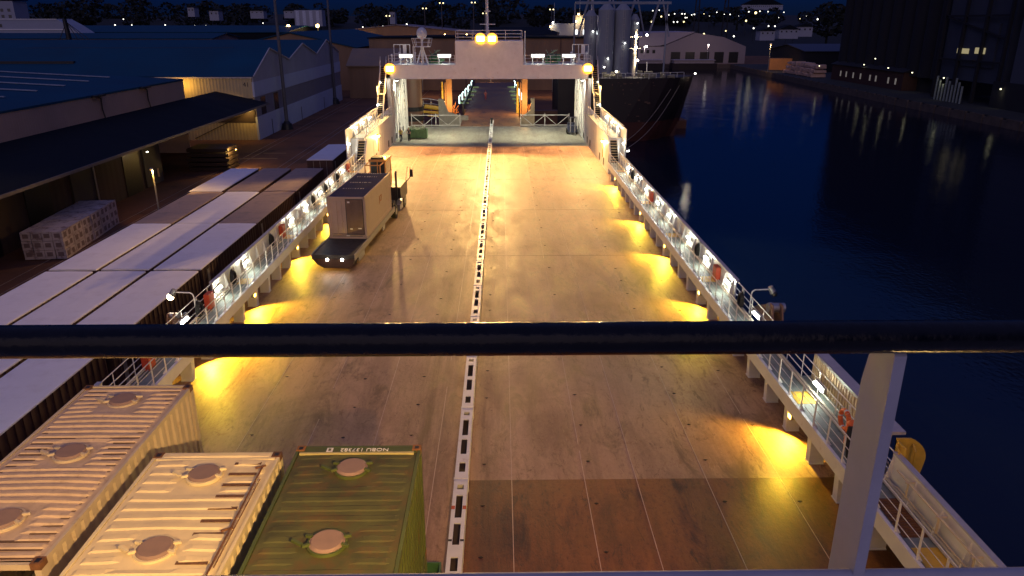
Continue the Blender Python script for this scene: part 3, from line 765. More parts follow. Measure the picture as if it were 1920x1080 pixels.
    for y in hy:
        m = MB(); m.cyl((0, y, H - .03), (0, y, H + .045), .30, .29, 28); m.cyl((0, y, H + .045), (0, y, H + .075), .285, .25, 28); 
        ho = m.build('hatch_lid', [lid or zinc], t)
        m = MB(); m.cyl((0, y, H - .03), (0, y, H + .035), .325, .325, 28)
        for a in (.35, math.pi - .35, math.pi + .35, -.35):
            c, s_ = math.cos(a), math.sin(a); m.bar((.27 * c, y + .27 * s_, H + .06), (.39 * c, y + .39 * s_, H + .05), .045)
        m.bar((-hdl * .38, y - .1, H + .05), (-hdl * .56, y + .0, H + .07), .05)
        m.build('hatch_rim', side_m, ho)
    m = MB()
    for x in (-1, 1):
        for y in (-1, 1):
            for z in (0, H - .118): m.box(min(x * w * 1.001, x * (w - .165)), max(x * w * 1.001, x * (w - .165)), min(y * (h + .004), y * (h - .18)), max(y * (h + .004), y * (h - .18)), z, z + .118)
    pieces(m, 'corner_casting', rust if castm is None else castm, t)
    m = MB()
    for x in (-1, 1):
        for y in (-1, 1):
            m.box(min(x * (w - .04), x * (w - .12)), max(x * (w - .04), x * (w - .12)), min(y * (h - .04), y * (h - .14)), max(y * (h - .04), y * (h - .14)), H + .0005, H + .003)
    pieces(m, 'casting_hole', black, t)
    return t
tan = mat('container_tan', (.50, .42, .31), .55, var=.15, scale=2, dirt=(.26, .15, .08), dscale=3, dcut=(.6, .8))
tanroof = mat('container_tan_roof', (.50, .38, .28), .72, var=.2, scale=3, dirt=(.22, .13, .09), dscale=5, dcut=(.55, .85))
cream = mat('container_cream', (.66, .57, .36), .55, var=.10, scale=2, dirt=(.45, .28, .12), dscale=4, dcut=(.66, .85))
creamroof = mat('container_cream_roof', (.70, .58, .35), .7, var=.10, scale=3, dirt=(.42, .24, .10), dscale=7, dcut=(.66, .8))
olive = mat('container_green', (.075, .10, .025), .5, var=.2, scale=2, dirt=(.10, .06, .02), dscale=3, dcut=(.55, .8))
oliveroof = mat('container_green_roof', (.085, .088, .026), .68, var=.35, scale=1.6, dirt=(.13, .065, .02), dscale=2.0, dcut=(.48, .75))
ZC = 3.6
def lower_of(x, y, m_, label):
    c = container('bulk_container', (x, y, 1.0), 0, 6.06, m_, m_, label, hatches=0)
    return c
c1 = container('bulk_container', (-8.40, 12.52, ZC), 0, 6.06, tan, tanroof, 'tan ribbed-roof bulk container with three grey hatches, top of the stack nearest the port rail', ribs='full', hatch_y=[2.25, .12, -1.95], castm=None, bulge=.035)
c2 = container('bulk_container', (-5.53, 9.62, ZC), 0, 6.06, cream, creamroof, 'cream bulk container with dark slots along one roof edge, top of the middle stack', ribs='soft', hatch_y=[2.25, .17, -1.95], castm=rust, bulge=.035)
c3 = container('bulk_container', (-2.83, 9.83, ZC), 0, 6.06, olive, oliveroof, 'olive green bulk container with white lettering on its roof edge, beside the divider', ribs='fine', hatch_y=[2.2, .08, -2.0], castm=mat('rusty_orange_casting', (.30, .12, .03), .7, var=.4, scale=20), bulge=.02)
lower_of(-8.40, 12.52, tan, 'tan container underneath the tan ribbed-roof one')
lower_of(-5.53, 9.62, cream, 'cream container underneath the cream hatch-roofed one')
lower_of(-2.83, 9.83, olive, 'olive green container underneath the lettered green one')
text('lettering', 'NOBU 137382', .155, mat('white_lettering', (.85, .85, .8), .5), c3, (.12, 2.87, 2.6), (0, 0, R(180)), .003)
m = MB(); m.box(-.62, -.50, 2.80, 2.94, 2.590, 2.602); m.box(-.585, -.535, 2.83, 2.91, 2.603, 2.606, 1); m.build('check_digit_box', [white2, olive], c3)
m = MB(); m.box(-1.12, 1.10, 2.72, 2.765, 2.57, 2.615); m.build('roof_strip', mat('strip_yellow_green', (.45, .40, .18), .5), c3)
m = MB(); m.box(-1.14, 1.14, 2.79, 3.0, 2.55, 2.585); m.build('header_plate', olive, c3)
m = MB(); m.box(-1.14, 1.14, 2.80, 3.0, 2.55, 2.59); m.build('header_plate', cream, c2)
for i, (a, w_) in enumerate(((-.62, .3), (-.2, .62))):
    pass
m = MB(); rr = random.Random(4)
x = -.25
while x < .75: w_ = rr.uniform(.02, .05); m.box(x, x + w_, 2.86, 2.93, 2.59, 2.593); x += w_ + rr.uniform(.015, .04)
m.build('worn_lettering', mat('dark_worn_lettering', (.16, .12, .05), .6), c2)
# cassettes the stacks stand on
for x, y, l in ((-8.4, 12.5, 'low flat trailer under the tan stack'), (-5.53, 9.6, 'low flat trailer under the cream stack'), (-2.83, 9.8, 'low flat trailer under the green stack')):
    t = thing('roll_trailer', l, 'trailer', (x, y, 0))
    m = MB(); m.box(-1.25, 1.25, -3.2, 3.2, .62, .998); m.build('bed', black, t)
    for sx in (-.8, .8):
        for sy in (-2.2, -1.6):
            m = MB(); m.cyl((sx - .15, sy, .27), (sx + .15, sy, .27), .27, .27, 16); m.build('wheel', rubber, t)
    m = MB(); m.box(-1, 1, 2.4, 2.8, 0, .62); m.build('leg', steel, t)
t = thing('lashing_bin', 'dark green steel lashing bin on the deck by the divider foot', 'bin', (-1.15 - .0, 16.3, 0))
t.location = (-2.0, 15.7, 0)
m = MB(); m.box(-.35, .35, -.5, .5, .05, .10); m.box(-.35, -.31, -.5, .5, .1, .55); m.box(.31, .35, -.5, .5, .1, .55); m.box(-.31, .31, -.5, -.46, .1, .55); m.box(-.31, .31, .46, .5, .1, .55); m.build('tray', greenp, t)
m = MB(); m.box(-.3, -.02, -.4, .3, .1, .42); m.build('chains', black, t)

# ------------------------------------------------------------------ trailer with container and terminal tractor
ang = R(-3.3)
tr = thing('roll_trailer', 'long dark roll trailer with two lit white lamps on its end, carrying the blue-roofed container', 'trailer', (-10.1, 42.7, 0), ang)
m = MB(); m.box(-1.28, 1.28, 0, 12.4, .74, .98); m.box(-1.2, 1.2, 12.4, 13.4, .85, 1.3); m.build('bed', mat('trailer_bed_dark', (.03, .026, .024), .6, var=.4, scale=3), tr)
m = MB(); m.box(1.28, 1.34, 0, 12.4, .66, 1.04); m.box(-1.34, -1.28, 0, 12.4, .66, 1.04); m.box(1.335, 1.36, 0.2, 12.0, .9, 1.0); m.build('side_rail', mat('trailer_rail_grey', (.36, .32, .26), .45, var=.3, scale=3), tr)
m = MB(); m.box(1.3, 1.36, .8, 2.3, .35, .72); m.box(1.3, 1.36, 7.8, 8.6, .35, .7); pieces(m, 'side_plate', steel, tr)
m = MB(); m.prism([(-1.25, .74), (1.25, .74), (1.2, .34), (.9, .18), (-.6, .18), (-1.0, .40)], 'y', -.05, .25); m.build('bumper', mat('bumper_brown_black', (.05, .022, .015), .5, var=.3), tr)
for sx in (-.85, -.45, .45, .85):
    for sy in (1.5, 2.4):
        m = MB(); m.cyl((sx - .13, sy, .29), (sx + .13, sy, .29), .29, .29, 18); wh = m.build('wheel', rubber, tr)
for i, sx in enumerate((-.35, .55)):
    m = MB(); m.cyl((sx, -.09, .72), (sx, -.02, .72), .10, .12, 14); hl = m.build('lamp_body', steel, tr)
    m = MB(); m.ball((sx, -.11, .72), .085, 10, 8); m.build('bulb', emis('work_lamp_glow', (1, .93, .8), 30), hl)
    lamp('SPOT', (sx, -.3, .72), (1, .85, .6), 25, .06, aim=(sx, -6, -1.0), spot=120, parent=tr)
# loaded container, 8 m long
beige = mat('container_beige', (.50, .38, .30), .55, var=.10, scale=.8, dirt=(.36, .2, .12), dscale=1.2, dcut=(.6, .85), wave=('Y', 3.4, .8), spec=.2)
doorm = mat('door_grey_brown', (.19, .13, .10), .9, spec=.05, var=.2, scale=2)
blroof = mat('roof_dark_blue', (.022, .032, .10), .8, spec=.15, var=.35, scale=.8)
kc = thing('box_container', 'beige container with dark blue roof riding on the roll trailer', 'container', (-9.86, 46.25, 1.0), ang)
Lk = 8.1; Hk = 2.72
m = MB(); m.box(-1.2, 1.2, .05, Lk, .12, Hk - .02)
for k in range(1, 27): 
    y = k * .3
    m.box(1.2, 1.206, y, y + .02, .3, Hk - .2)
m.build('body', beige, kc)
m = MB(); m.box(-1.22, 1.22, 0, .12, 0, .16); m.box(-1.22, 1.22, 0, .12, Hk - .12, Hk)
for x in (-1.22, 1.10): m.box(x, x + .12, 0, .12, 0, Hk); m.box(x, x + .12, Lk - .06, Lk + .06, 0, Hk)
for x in (-1.22, 1.14): m.box(x, x + .08, 0, Lk, 0, .15); m.box(x, x + .08, 0, Lk, Hk - .08, Hk)
m.build('frame', beige, kc)
m = MB(); m.box(-1.13, 1.13, .1, Lk - .1, Hk - .03, Hk + .005)
k = .3
while k < Lk - .3: m.box(-1.1, 1.1, k, k + .05, Hk + .005, Hk + .02); k += .25
m.build('roof', blroof, kc)
for yy in (2.4, 4.4, 6.4, 7.6):
    m = MB(); rr = random.Random(int(yy * 10)); x = -.8
    while x < .6: w_ = rr.uniform(.03, .12); m.box(x, x + w_, yy, yy + .22, Hk + .021, Hk + .024); x += w_ + rr.uniform(.04, .12)
    m.build('roof_lettering', mat('faded_white_%d' % int(yy * 10), (.22, .23, .32), .6, var=.5, scale=9), kc)
m = MB(); m.box(.0, 1.06, -.035, .0, .32, Hk - .16)
for z in (.75, 1.25, 1.75, 2.2): m.box(.08, .98, -.045, -.035, z, z + .03)
m.build('door_panel', doorm, kc)
m = MB()
for (a, c, z0, z1) in ((-.03, .0, .28, Hk - .12), (1.06, 1.09, .28, Hk - .12), (-.03, 1.09, Hk - .15, Hk - .12), (-.03, 1.09, .28, .31)): m.box(a, c, -.05, .0, z0, z1)
for z in (.16, .3): m.box(-1.0, .95, -.03, 0, z, z + .025)
m.build('door_seal', black, kc)
m = MB()
for x in (-.95, -.62, -.3): m.cyl((x, -.03, .2), (x, -.03, Hk - .15), .018, .018, 6)
m.box(-.3, -.22, -.05, 0, 1.1, 1.2); m.build('lock_bar', beige, kc)
m = MB(); m.box(.18, .34, -.05, -.04, .62, .70); m.box(.7, .92, -.05, -.04, .66, .72); m.box(-.1, .12, -.05, 0, .18, .24); m.box(.1, .25, -.05, -.04, 2.35, 2.45); pieces(m, 'sticker', white2, kc)
lo = mat('orange_logo', (.42, .09, .0), .5)
text('logo', 'JCP', .62, lo, kc, (1.213, 4.6, 1.62), (R(90), 0, R(90)), .004)

tg = thing('terminal_tractor', 'orange-cabbed terminal tractor pulling the loaded roll trailer towards the portal', 'tractor', (-9.05, 57.2, 0), ang)
tp = mat('tractor_orange', (.62, .27, .06), .45, var=.2, scale=3)
m = MB(); m.box(-1.0, 1.0, -2.6, 3.2, .55, .95); m.box(-.5, .5, -2.6, -1.0, .95, 1.25); m.box(-1.15, -.65, -.2, 1.6, .5, 1.1); m.build('chassis', black, tg)
# cab on the left
m = MB(); m.box(-1.2, .05, .4, 2.6, 1.0, 2.9); m.box(-1.2, -1.12, .4, .5, 2.9, 3.95); m.box(-.03, .05, .4, .5, 2.9, 3.95); m.box(-1.2, -1.12, 2.5, 2.6, 2.9, 3.95); m.box(-.03, .05, 2.5, 2.6, 2.9, 3.95); m.box(-1.25, .1, .32, 2.68, 3.95, 4.1); m.box(-.62, -.56, .4, .45, 2.9, 3.95)
cab = m.build('cab', tp, tg)
m = MB(); m.box(-1.12, -.03, .43, .46, 2.9, 3.95); m.box(-1.12, -.03, 2.53, 2.56, 2.9, 3.95); m.box(-1.17, -1.15, .5, 2.5, 2.9, 3.95); m.box(.0, .02, .5, 2.5, 2.9, 3.95); m.build('window', glassd, cab)
m = MB(); m.box(-1.1, -.1, .5, 1.2, 4.1, 4.25); m.build('roof_box', black, cab)
m = MB(); m.bar((-1.25, -.9, 1.0), (-1.25, -.9, 3.9), .07); m.bar((-1.25, -.9, 3.9), (-1.25, .3, 3.9), .07); m.bar((-.1, -.9, 1.0), (-.1, -.9, 3.9), .07); m.bar((-1.25, -.9, 3.9), (-.1, -.9, 3.9), .07); m.bar((-.1, -.9, 3.9), (-.1, .3, 3.9), .07); m.bar((-1.25, -.9, 3.2), (-.1, -.9, 3.2), .05); m.build('guard_frame', tp, tg)
m = MB(); m.box(.15, 1.2, .0, 2.9, .95, 2.05); m.box(.25, 1.1, 2.9, 3.0, 1.0, 1.9); m.build('engine_hood', black, tg)
m = MB(); m.cyl((.95, -.3, .9), (.95, -.3, 3.25), .09, .09); m.cyl((.95, -.3, 3.2), (.98, -.25, 3.35), .09, .07); m.build('exhaust', black, tg)
m = MB(); m.tube([(1.15, 2.6, 1.9), (1.5, 2.7, 2.3), (1.55, 2.7, 3.1)], .03, 6); m.box(1.5, 1.75, 2.65, 2.72, 2.35, 2.95); m.tube([(1.15, 2.6, 2.0), (1.35, 2.6, 3.2)], .02, 6); m.build('mirror', black, tg)
m = MB(); m.cyl((-.1, .9, 4.1), (-.1, .9, 4.3), .12, .09); m.build('beacon', emis('beacon_glow', (1, .75, .12), 14), tg)
lamp('POINT', (.3, .4, 4.6), (1, .62, .15), 30, .1, parent=tg)
for sx in (-.95, .95):
    for sy in (-1.6, 2.1):
        m = MB(); m.cyl((sx - .18, sy, .52), (sx + .18, sy, .52), .52, .52, 22); w_ = m.build('wheel', rubber, tg)
        m = MB(); m.cyl((sx - .19, sy, .52), (sx + .19, sy, .52), .24, .24, 14); m.build('rim', steel, w_)
m = MB(); m.box(.9, 1.3, -.9, .3, .4, .85); m.cyl((1.15, -.5, 1.0), (1.15, .1, 1.0), .2, .2); m.build('fuel_tank', steel, tg)

# ------------------------------------------------------------------ gear on and around the portal
t = thing('radome_mast', 'white radome dome on a tripod mast with a railed platform above the portal beam', 'radome', (-9.5, 94.8, 9.35))
m = MB()
for a in (90, 210, 330): m.cyl((.75 * math.cos(R(a)), .4 * math.sin(R(a)), 0), (.16 * math.cos(R(a)), .1 * math.sin(R(a)), 1.65), .12, .10, 10)
m.cyl((0, 0, 0), (0, 0, 2.0), .10, .22); m.cyl((-1.1, 0, -.0), (-1.1, 0, 2.1), .06, .06); m.cyl((-.9, 0, -.0), (-.9, 0, 2.1), .05, .05); m.build('tripod', white, t)
m = MB(); m.cyl((0, 0, 2.0), (0, 0, 2.08), 1.0, 1.0, 20); m.cyl((0, 0, 2.08), (0, 0, 2.9), .12, .12); m.build('platform', white, t)
m = MB()
for k in range(8):
    a = 2 * math.pi * k / 8; a2 = a + math.pi / 4
    m.bar((1.0 * math.cos(a), 1.0 * math.sin(a), 2.05), (1.25 * math.cos(a), 1.25 * math.sin(a), 3.0), .045)
    m.bar((1.25 * math.cos(a), 1.25 * math.sin(a), 3.0), (1.25 * math.cos(a2), 1.25 * math.sin(a2), 3.0), .045); m.bar((1.13 * math.cos(a), 1.13 * math.sin(a), 2.55), (1.13 * math.cos(a2), 1.13 * math.sin(a2), 2.55), .03)
m.build('guard_rail', white2, t)
m = MB(); m.ball((0, 0, 3.55), .64, 20, 14, sq=(1, 1, 1.12)); m.build('dome', mat('radome_white', (.55, .58, .64), .5, var=.04), t)
for x, l in ((-8.3 + .2, 'green winch on the portal beam behind the radome tripod'), (6.4, 'green winch on the starboard half of the portal beam')):
    t = thing('mooring_winch', l, 'winch', (x, 96.6, 9.35))
    m = MB(); m.cyl((-.5, 0, .7), (.5, 0, .7), .42, .42, 16); m.cyl((-.55, 0, .7), (-.5, 0, .7), .62, .62, 16); m.cyl((.5, 0, .7), (.55, 0, .7), .62, .62, 16); pieces(m, 'drum', greenp, t)
    m = MB(); m.box(-.8, .8, -.4, .4, 0, .2); m.box(-.8, -.62, -.3, .3, .2, .8); m.box(.62, 1.1, -.35, .35, .2, 1.1); m.build('bed', greenp, t)
    m = MB(); rr = random.Random(1)
    for k in range(7): m.bar((rr.uniform(-.6, .6), rr.uniform(-.4, .4), 1.0), (rr.uniform(-.8, .8), rr.uniform(-.5, .5), 1.6), .05)
    m.build('lever', mat('pale_green', (.35, .45, .25), .5), t)
for x, l in ((-12.2, 'port'), (9.3, 'starboard')):
    t = thing('small_fittings', 'small pale vents and lockers at the %s end of the portal beam' % l, 'vent', (x, 97.4, 9.35))
    m = MB()
    for k, px in enumerate((-1.4, -.4, .6, 1.5)): m.cyl((px, 0, 0), (px, 0, .9 + .25 * (k % 2)), .1, .1, 8); m.ball((px, 0, .95 + .25 * (k % 2)), .17, 8, 6)
    pieces(m, 'vent', white, t)

def truss_gate(x0, x1, label):
    t = thing('truss_gate', label, 'gate', (x0, 109.4, 0)); w = x1 - x0
    m = MB()
    for z in (.12, 1.55): m.bar((0, 0, z), (w, 0, z), .10)
    n = 4
    for i in range(n + 1):
        x = w * i / n
        if i % 2 == 0: m.bar((x, 0, .0), (x, 0, 1.75), .09)
        if i < n:
            a, c = (.12, 1.55) if i % 2 == 0 else (1.55, .12)
            m.bar((x, 0, 1.67 - a), (x + w / n, 0, 1.67 - c), .07)
    m.build('frame', mat('gate_grey_white', (.48, .46, .44), .5, var=.2), t)
truss_gate(-12.9, -5.9, 'white trussed gate closing the port side of the stern')
truss_gate(2.9, 9.9, 'white trussed gate closing the starboard side of the stern')
t = thing('green_skip', 'dark green bin full of lashing gear beside the port portal pillar', 'bin', (-10.9, 105.0, 0)); t.location = (-10.7, 97.2, 0)
m = MB(); m.box(-1.2, 1.2, -.7, .7, .12, .2); m.box(-1.2, -1.1, -.7, .7, .2, 1.2); m.box(1.1, 1.2, -.7, .7, .2, 1.2); m.box(-1.1, 1.1, -.7, -.6, .2, 1.2); m.box(-1.1, 1.1, .6, .7, .2, 1.2)
for x in (-.8, -.4, 0, .4, .8): m.box(x - .04, x + .04, -.75, -.7, .15, 1.2)
m.build('tub', mat('skip_green', (.10, .20, .08), .5, var=.3), t)
m = MB(); rr = random.Random(5)
for k in range(16): m.bar((rr.uniform(-1, 1), rr.uniform(-.5, .5), .9), (rr.uniform(-1, 1), rr.uniform(-.5, .5), 1.55), .08)
m.build('lashing_gear', mat('gear_grey', (.3, .33, .22), .6), t)
t = thing('forklift', 'small dark blue forklift parked by the starboard portal pillar', 'forklift', (9.6, 101.5, 0), R(180))
m = MB(); m.box(-.6, .6, -1.0, 1.0, .3, 1.1); m.box(-.55, .55, -1.1, -.4, 1.1, 1.35); m.build('body', bluep, t)
m = MB()
for x in (-.5, .5):
    for y in (-.5, .8): m.bar((x, y, 1.1), (x, y * .8, 2.1), .07)
m.box(-.55, .55, -.5, .75, 2.1, 2.18); m.build('overhead_guard', black, t)
m = MB()
for x in (-.3, .3): m.bar((x, 1.15, .1), (x, 1.15, 2.3), .1)
for x in (-.3, .3): m.bar((x, 1.2, .12), (x, 2.2, .12), .12, .05)
m.build('mast', steel, t)
for x in (-.6, .6):
    for y in (-.65, .65): m = MB(); m.cyl((x - .1, y, .32), (x + .1, y, .32), .32, .32, 16); m.build('wheel', rubber, t)

# ------------------------------------------------------------------ water, quays, land
G = -7.6
def water_mat():
    m = bpy.data.materials.new('harbour_water'); m.use_nodes = True; nt = m.node_tree; n = nt.nodes; l = nt.links; b = n['Principled BSDF']
    b.inputs['Base Color'].default_value = (.004, .009, .022, 1); b.inputs['Roughness'].default_value = .06; b.inputs['IOR'].default_value = 1.33
    tc = n.new('ShaderNodeTexCoord'); mp = n.new('ShaderNodeMapping'); mp.inputs['Scale'].default_value = (1, .8, 1); l.new(tc.outputs['Object'], mp.inputs[0])
    a = n.new('ShaderNodeTexNoise'); a.inputs['Scale'].default_value = 1.9; a.inputs['Detail'].default_value = 4; l.new(mp.outputs[0], a.inputs['Vector'])
    c = n.new('ShaderNodeTexNoise'); c.inputs['Scale'].default_value = .14; c.inputs['Detail'].default_value = 3; l.new(mp.outputs[0], c.inputs['Vector'])
    ad = n.new('ShaderNodeMath'); ad.operation = 'MULTIPLY_ADD'; l.new(c.outputs['Fac'], ad.inputs[0]); ad.inputs[1].default_value = 3.0; l.new(a.outputs['Fac'], ad.inputs[2])
    bp = n.new('ShaderNodeBump'); bp.inputs['Strength'].default_value = .24; bp.inputs['Distance'].default_value = .10; l.new(ad.outputs[0], bp.inputs['Height']); l.new(bp.outputs[0], b.inputs['Normal'])
    return m
b = MB(); b.quad((-2500, -600, -9.5), (2500, -600, -9.5), (2500, 4000, -9.5), (-2500, 4000, -9.5)); tag(b.build('water', water_mat(), fixn=False), kind='structure')
asph = mat('quay_asphalt', (.21, .10, .055), .9, spec=.15, var=.35, scale=.3, dirt=(.05, .035, .03), dscale=.15, dcut=(.45, .7), bump=.2, bscale=6)
quayw = mat('quay_wall_concrete', (.12, .09, .07), .85, var=.4, scale=.6, bump=.4, bscale=2)
soil = mat('dark_ground', (.03, .032, .028), .9, var=.4, scale=.05)
b = MB()
b.box(-600, -15.6, -100, 113, -12, G); b.box(-600, 12.5, 113, 178, -12, G); b.box(-600, 44, 178, 425, -12, G); b.box(-600, 1500, 425, 2600, -12, G)
tag(b.build('quay_ground', [asph]), kind='structure')
b = MB(); b.prism([(121, -100), (900, -100), (900, 425), (127, 425), (124, 330), (120.5, 230)], 'z', -12, G + .3); tag(b.build('far_bank_ground', soil), kind='structure')
b = MB()
for k, (ya, yb, xa, xb) in enumerate([(100, 230, 120.5, 120.5), (230, 330, 120.5, 124), (330, 425, 124, 127)]):
    n = int((yb - ya) / 7)
    for i in range(n):
        t = i / n; x = xa + (xb - xa) * t; y = ya + (yb - ya) * t; b.box(x - .5, x + .1, y, y + 5.2, -9.7, G + .25); b.box(x - .35, x + .1, y + 5.2, y + 7, -9.7, G - .2)
tag(b.build('quay_wall', quayw), 'rust stained concrete quay wall with dark recesses along the far bank', 'quay wall')
b = MB(); b.box(40, 127, 423.5, 425.1, -12, G + .3); tag(b.build('quay_wall', quayw), 'dark quay wall closing the end of the basin below the white warehouse', 'quay wall')
# crane rail tracks
railm = mat('worn_rail_track', (.35, .26, .2), .5, metal=.5, var=.4)
b = MB()
for x in (-44.0, -42.6, -35.5, -34.2, -24.6): b.box(x, x + .12, 30, 300, G + .001, G + .02)
tag(b.build('rail_track', railm), kind='structure')
b = MB(); b.box(-46, -38, 126.5, 126.9, G + .001, G + .006); b.box(-48, -38, 117.5, 117.8, G + .001, G + .006); b.box(-42, -38, 132, 132.3, G + .001, G + .006)
tag(b.build('road_marking', mat('faded_yellow_marking', (.5, .32, .1), .7)), kind='structure')

# ------------------------------------------------------------------ white-roofed cargo boxes on the port quay
secu_side = mat('cargo_box_dark_side', (.055, .022, .022), .6, var=.3, scale=.5, wave=('Y', 1.6, .5))
roofs = [mat('cargo_box_white_roof', (.80, .80, .84), .65, var=.05, scale=.5, dirt=(.66, .64, .66), dscale=.9, dcut=(.5, .85)), mat('cargo_box_grey_roof', (.34, .26, .22), .7, var=.15, scale=.5, dirt=(.24, .2, .18), dscale=.9)]
def cargo_box(x, y, rm, label):
    t = thing('cargo_box', label, 'cargo box', (x, y, G), 0, 'cargo boxes standing in rows on the quay')
    m = MB(); m.box(-1.72, 1.72, -6.60, 6.60, .8, 4.34)
    y_ = -6.5
    while y_ < 6.6:
        m.box(1.72, 1.765, y_, y_ + .12, .85, 4.3); m.box(-1.765, -1.72, y_, y_ + .12, .85, 4.3); y_ += .62
    m.box(-1.7, 1.7, -6.66, -6.60, .85, 4.3)
    m.build('body', secu_side, t)
    m = MB(); m.prism([(-1.76, 4.30), (1.76, 4.30), (1.76, 4.37), (1.68, 4.40), (0, 4.43), (-1.68, 4.40), (-1.76, 4.37)], 'y', -6.68, 6.68); m.build('roof', rm, t)
    m = MB()
    for s_ in (-1.2, 1.2): m.box(s_ - .2, s_ + .2, -6.4, 6.4, .02, .8)
    m.box(-1.5, 1.5, -6.5, 6.5, .6, .79); m.build('cassette', black, t)
    m = MB(); 
    for xx in (-.9, -.02, .86): m.box(xx, xx + .04, -6.70, -6.66, 1.0, 4.2)
    m.box(1.765, 1.78, -5.6, -5.2, 1.2, 4.0); m.build('door_bar', steel, t)
cols = [(-24.22, 'column nearest the ship'), (-28.10, 'middle column'), (-31.98, 'column nearest the warehouse')]
rows = [(87.0, 'row farthest from the bridge'), (73.2, 'fourth row from the bridge'), (59.65, 'third row from the bridge, cleanest and bluest'), (45.8, 'second row from the bridge'), (31.9, 'row nearest the bridge'), (18.1, 'row hidden mostly below the tan container')]
greys = {(0, 0), (0, 1), (1, 0), (1, 2)}
for ri, (y, rl_) in enumerate(rows):
    for ci, (x, cl_) in enumerate(cols):
        if ri == 5 and ci > 0: continue
        g = (ri, ci) in greys
        cargo_box(x + (-.2 * ci if ri == 0 else 0), y, roofs[1 if g else 0], '%s-roofed cargo box, %s, %s' % ('grey' if g else 'white', cl_, rl_))
cargo_box(-24.35, 106.6, roofs[0], 'single pale-roofed cargo box standing apart beyond the rows')

# wrapped pulp/timber packs
t = thing('timber_pack_stack', 'stack of wrapped timber packs beside the open warehouse shed', 'timber stack', (-44.9, 76.2, G), R(6.2)); t.scale = (.88, .98, .70)
pk = mat('wrapped_pack', (.52, .44, .42), .7, var=.25, scale=.7, dirt=(.2, .13, .12), dscale=1.2)
pkd = mat('pack_dark_marks', (.20, .14, .13), .8)
rr = random.Random(8)
for lz in range(3):
    for cx in range(4):
        for k in range(6 if lz < 3 else 5):
            m = MB(); x0 = -2.2 + cx * 1.1 + rr.uniform(-.03, .03); y0 = -7 + k * 2.35 + rr.uniform(-.05, .05); z0 = .12 + lz * 1.32
            m.box(x0, x0 + 1.04, y0, y0 + 2.25, z0, z0 + 1.26); 
            if cx == 3: m.box(x0 + 1.04, x0 + 1.05, y0 + .3, y0 + .9, z0 + .3, z0 + 1.0, 1); m.box(x0 + 1.04, x0 + 1.05, y0 + 1.35, y0 + 1.9, z0 + .3, z0 + 1.0, 1)
            if k == 0: m.box(x0 + .2, x0 + .8, y0 - .01, y0, z0 + .4, z0 + 1.0, 1)
            m.build('timber_pack', [pk, pkd], t)
t = thing('steel_frame_stack', 'dark stack of flat steel frames under the warehouse canopy end', 'frame stack', (-45.3, 117.5, G))
for k in range(5):
    m = MB(); m.box(-3.0, 3.0, -2.5, 2.5, .1 + k * .72, .62 + k * .72); m.box(2.9, 3.25, -2.3, -1.8, .2 + k * .72, .5 + k * .72); m.box(2.9, 3.25, 1.8, 2.3, .2 + k * .72, .5 + k * .72); m.build('steel_frame', mat('dark_frame_%d' % k, (.035, .02, .015), .7), t)
t = thing('notice_board', 'small lit pale notice board on the dark warehouse wall', 'sign', (-49.2, 106, G + 1))
m = MB(); m.box(-.4, .4, -.03, 0, 0, 1.2); m.build('panel', mat('notice_cream', (.8, .6, .35), .6), t)
m = MB(); m.box(-.08, .08, -.04, -.03, .5, .9); m.build('mark', redp, t)

# ------------------------------------------------------------------ warehouses on the port quay
roofblue = mat('warehouse_roof_blue_grey', (.007, .060, .115), .7, spec=.15, var=.25, scale=.08, wave=('Y', 1.2, .25))
roofdark = mat('canopy_roof_felt', (.010, .014, .020), .85, spec=.12, var=.3, scale=.2)
rosew = mat('warehouse_wall_rose', (.40, .29, .24), .7, var=.12, scale=.3, wave=('Y', 2.0, .5))
corw = mat('corrugated_wall_cream', (.55, .44, .24), .6, var=.15, scale=.3, wave=('X', 1.6, 1.0))
bluew = mat('facade_blue_white', (.50, .55, .66), .6, var=.08, scale=.3, wave=('Y', 1.2, .3))
shedd = mat('shed_dark_brown', (.07, .045, .035), .8, var=.4, scale=.3, wave=('Y', .8, .5))
doorw = mat('shed_door_grey', (.05, .045, .05), .7, var=.3, scale=.4)
t = thing('warehouse', 'long near warehouse with blue-grey roof, rose upper wall and dark canopy along the quay', 'warehouse', (0, 0, 0))
m = MB(); m.prism([(-55, 4.9), (-54.6, 4.75), (-54.6, 5.0), (-85, 6.6), (-150, 8.0), (-260, 5.0), (-260, 4.6), (-150, 7.6), (-85, 6.2)], 'y', 40, 133); wr = m.build('roof', roofblue, t)
m = MB(); m.box(-54.9, -54.7, 40, 108, G, 4.9); m.box(-54.9, -54.7, 108, 133, 1.4, 4.9); m.box(-260, -55, 132.7, 133, G, 5.0); m.build('upper_wall', rosew, t)
m = MB()
for k in range(9):
    y = 62 + k * 8.2; m.prism([(-58 - k * .8, 0), (-88, 0), (-88, .12), (-58 - k * .8, .12)], 'y', y, y + .35)
for f in range(len(m.v)): 
    x, y, z = m.v[f]; m.v[f] = (x, y, z + (5.12 + (-54.6 - x) / 30.4 * 1.6))
m.build('skylight_strip', mat('skylight_pale', (.30, .33, .40), .4), wr)
m = MB()
for y, p in ((78, .4), (104, .3), (118, .3)): m.tube([(-54.5, y, 4.8), (-54.45, y + .6, 4.4), (-54.5, y + .6, 3.0), (-54.3, y + .6, 1.8)], .10, 8); m.box(-54.7, -54.1, y - 1.4, y + 1.4, 4.7, 4.95)
pieces(m, 'drain_pipe', black, t)
m = MB(); m.prism([(-44.8, -.45), (-54.7, 1.75), (-54.7, 1.55), (-44.8, -.75)], 'y', 40, 147.6); cn_ = m.build('canopy', roofdark, t)
m = MB(); m.box(-44.8, -44.68, 40, 147.6, -.72, -.40); m.build('canopy_edge', mat('canopy_gutter', (.16, .14, .13), .5), cn_)
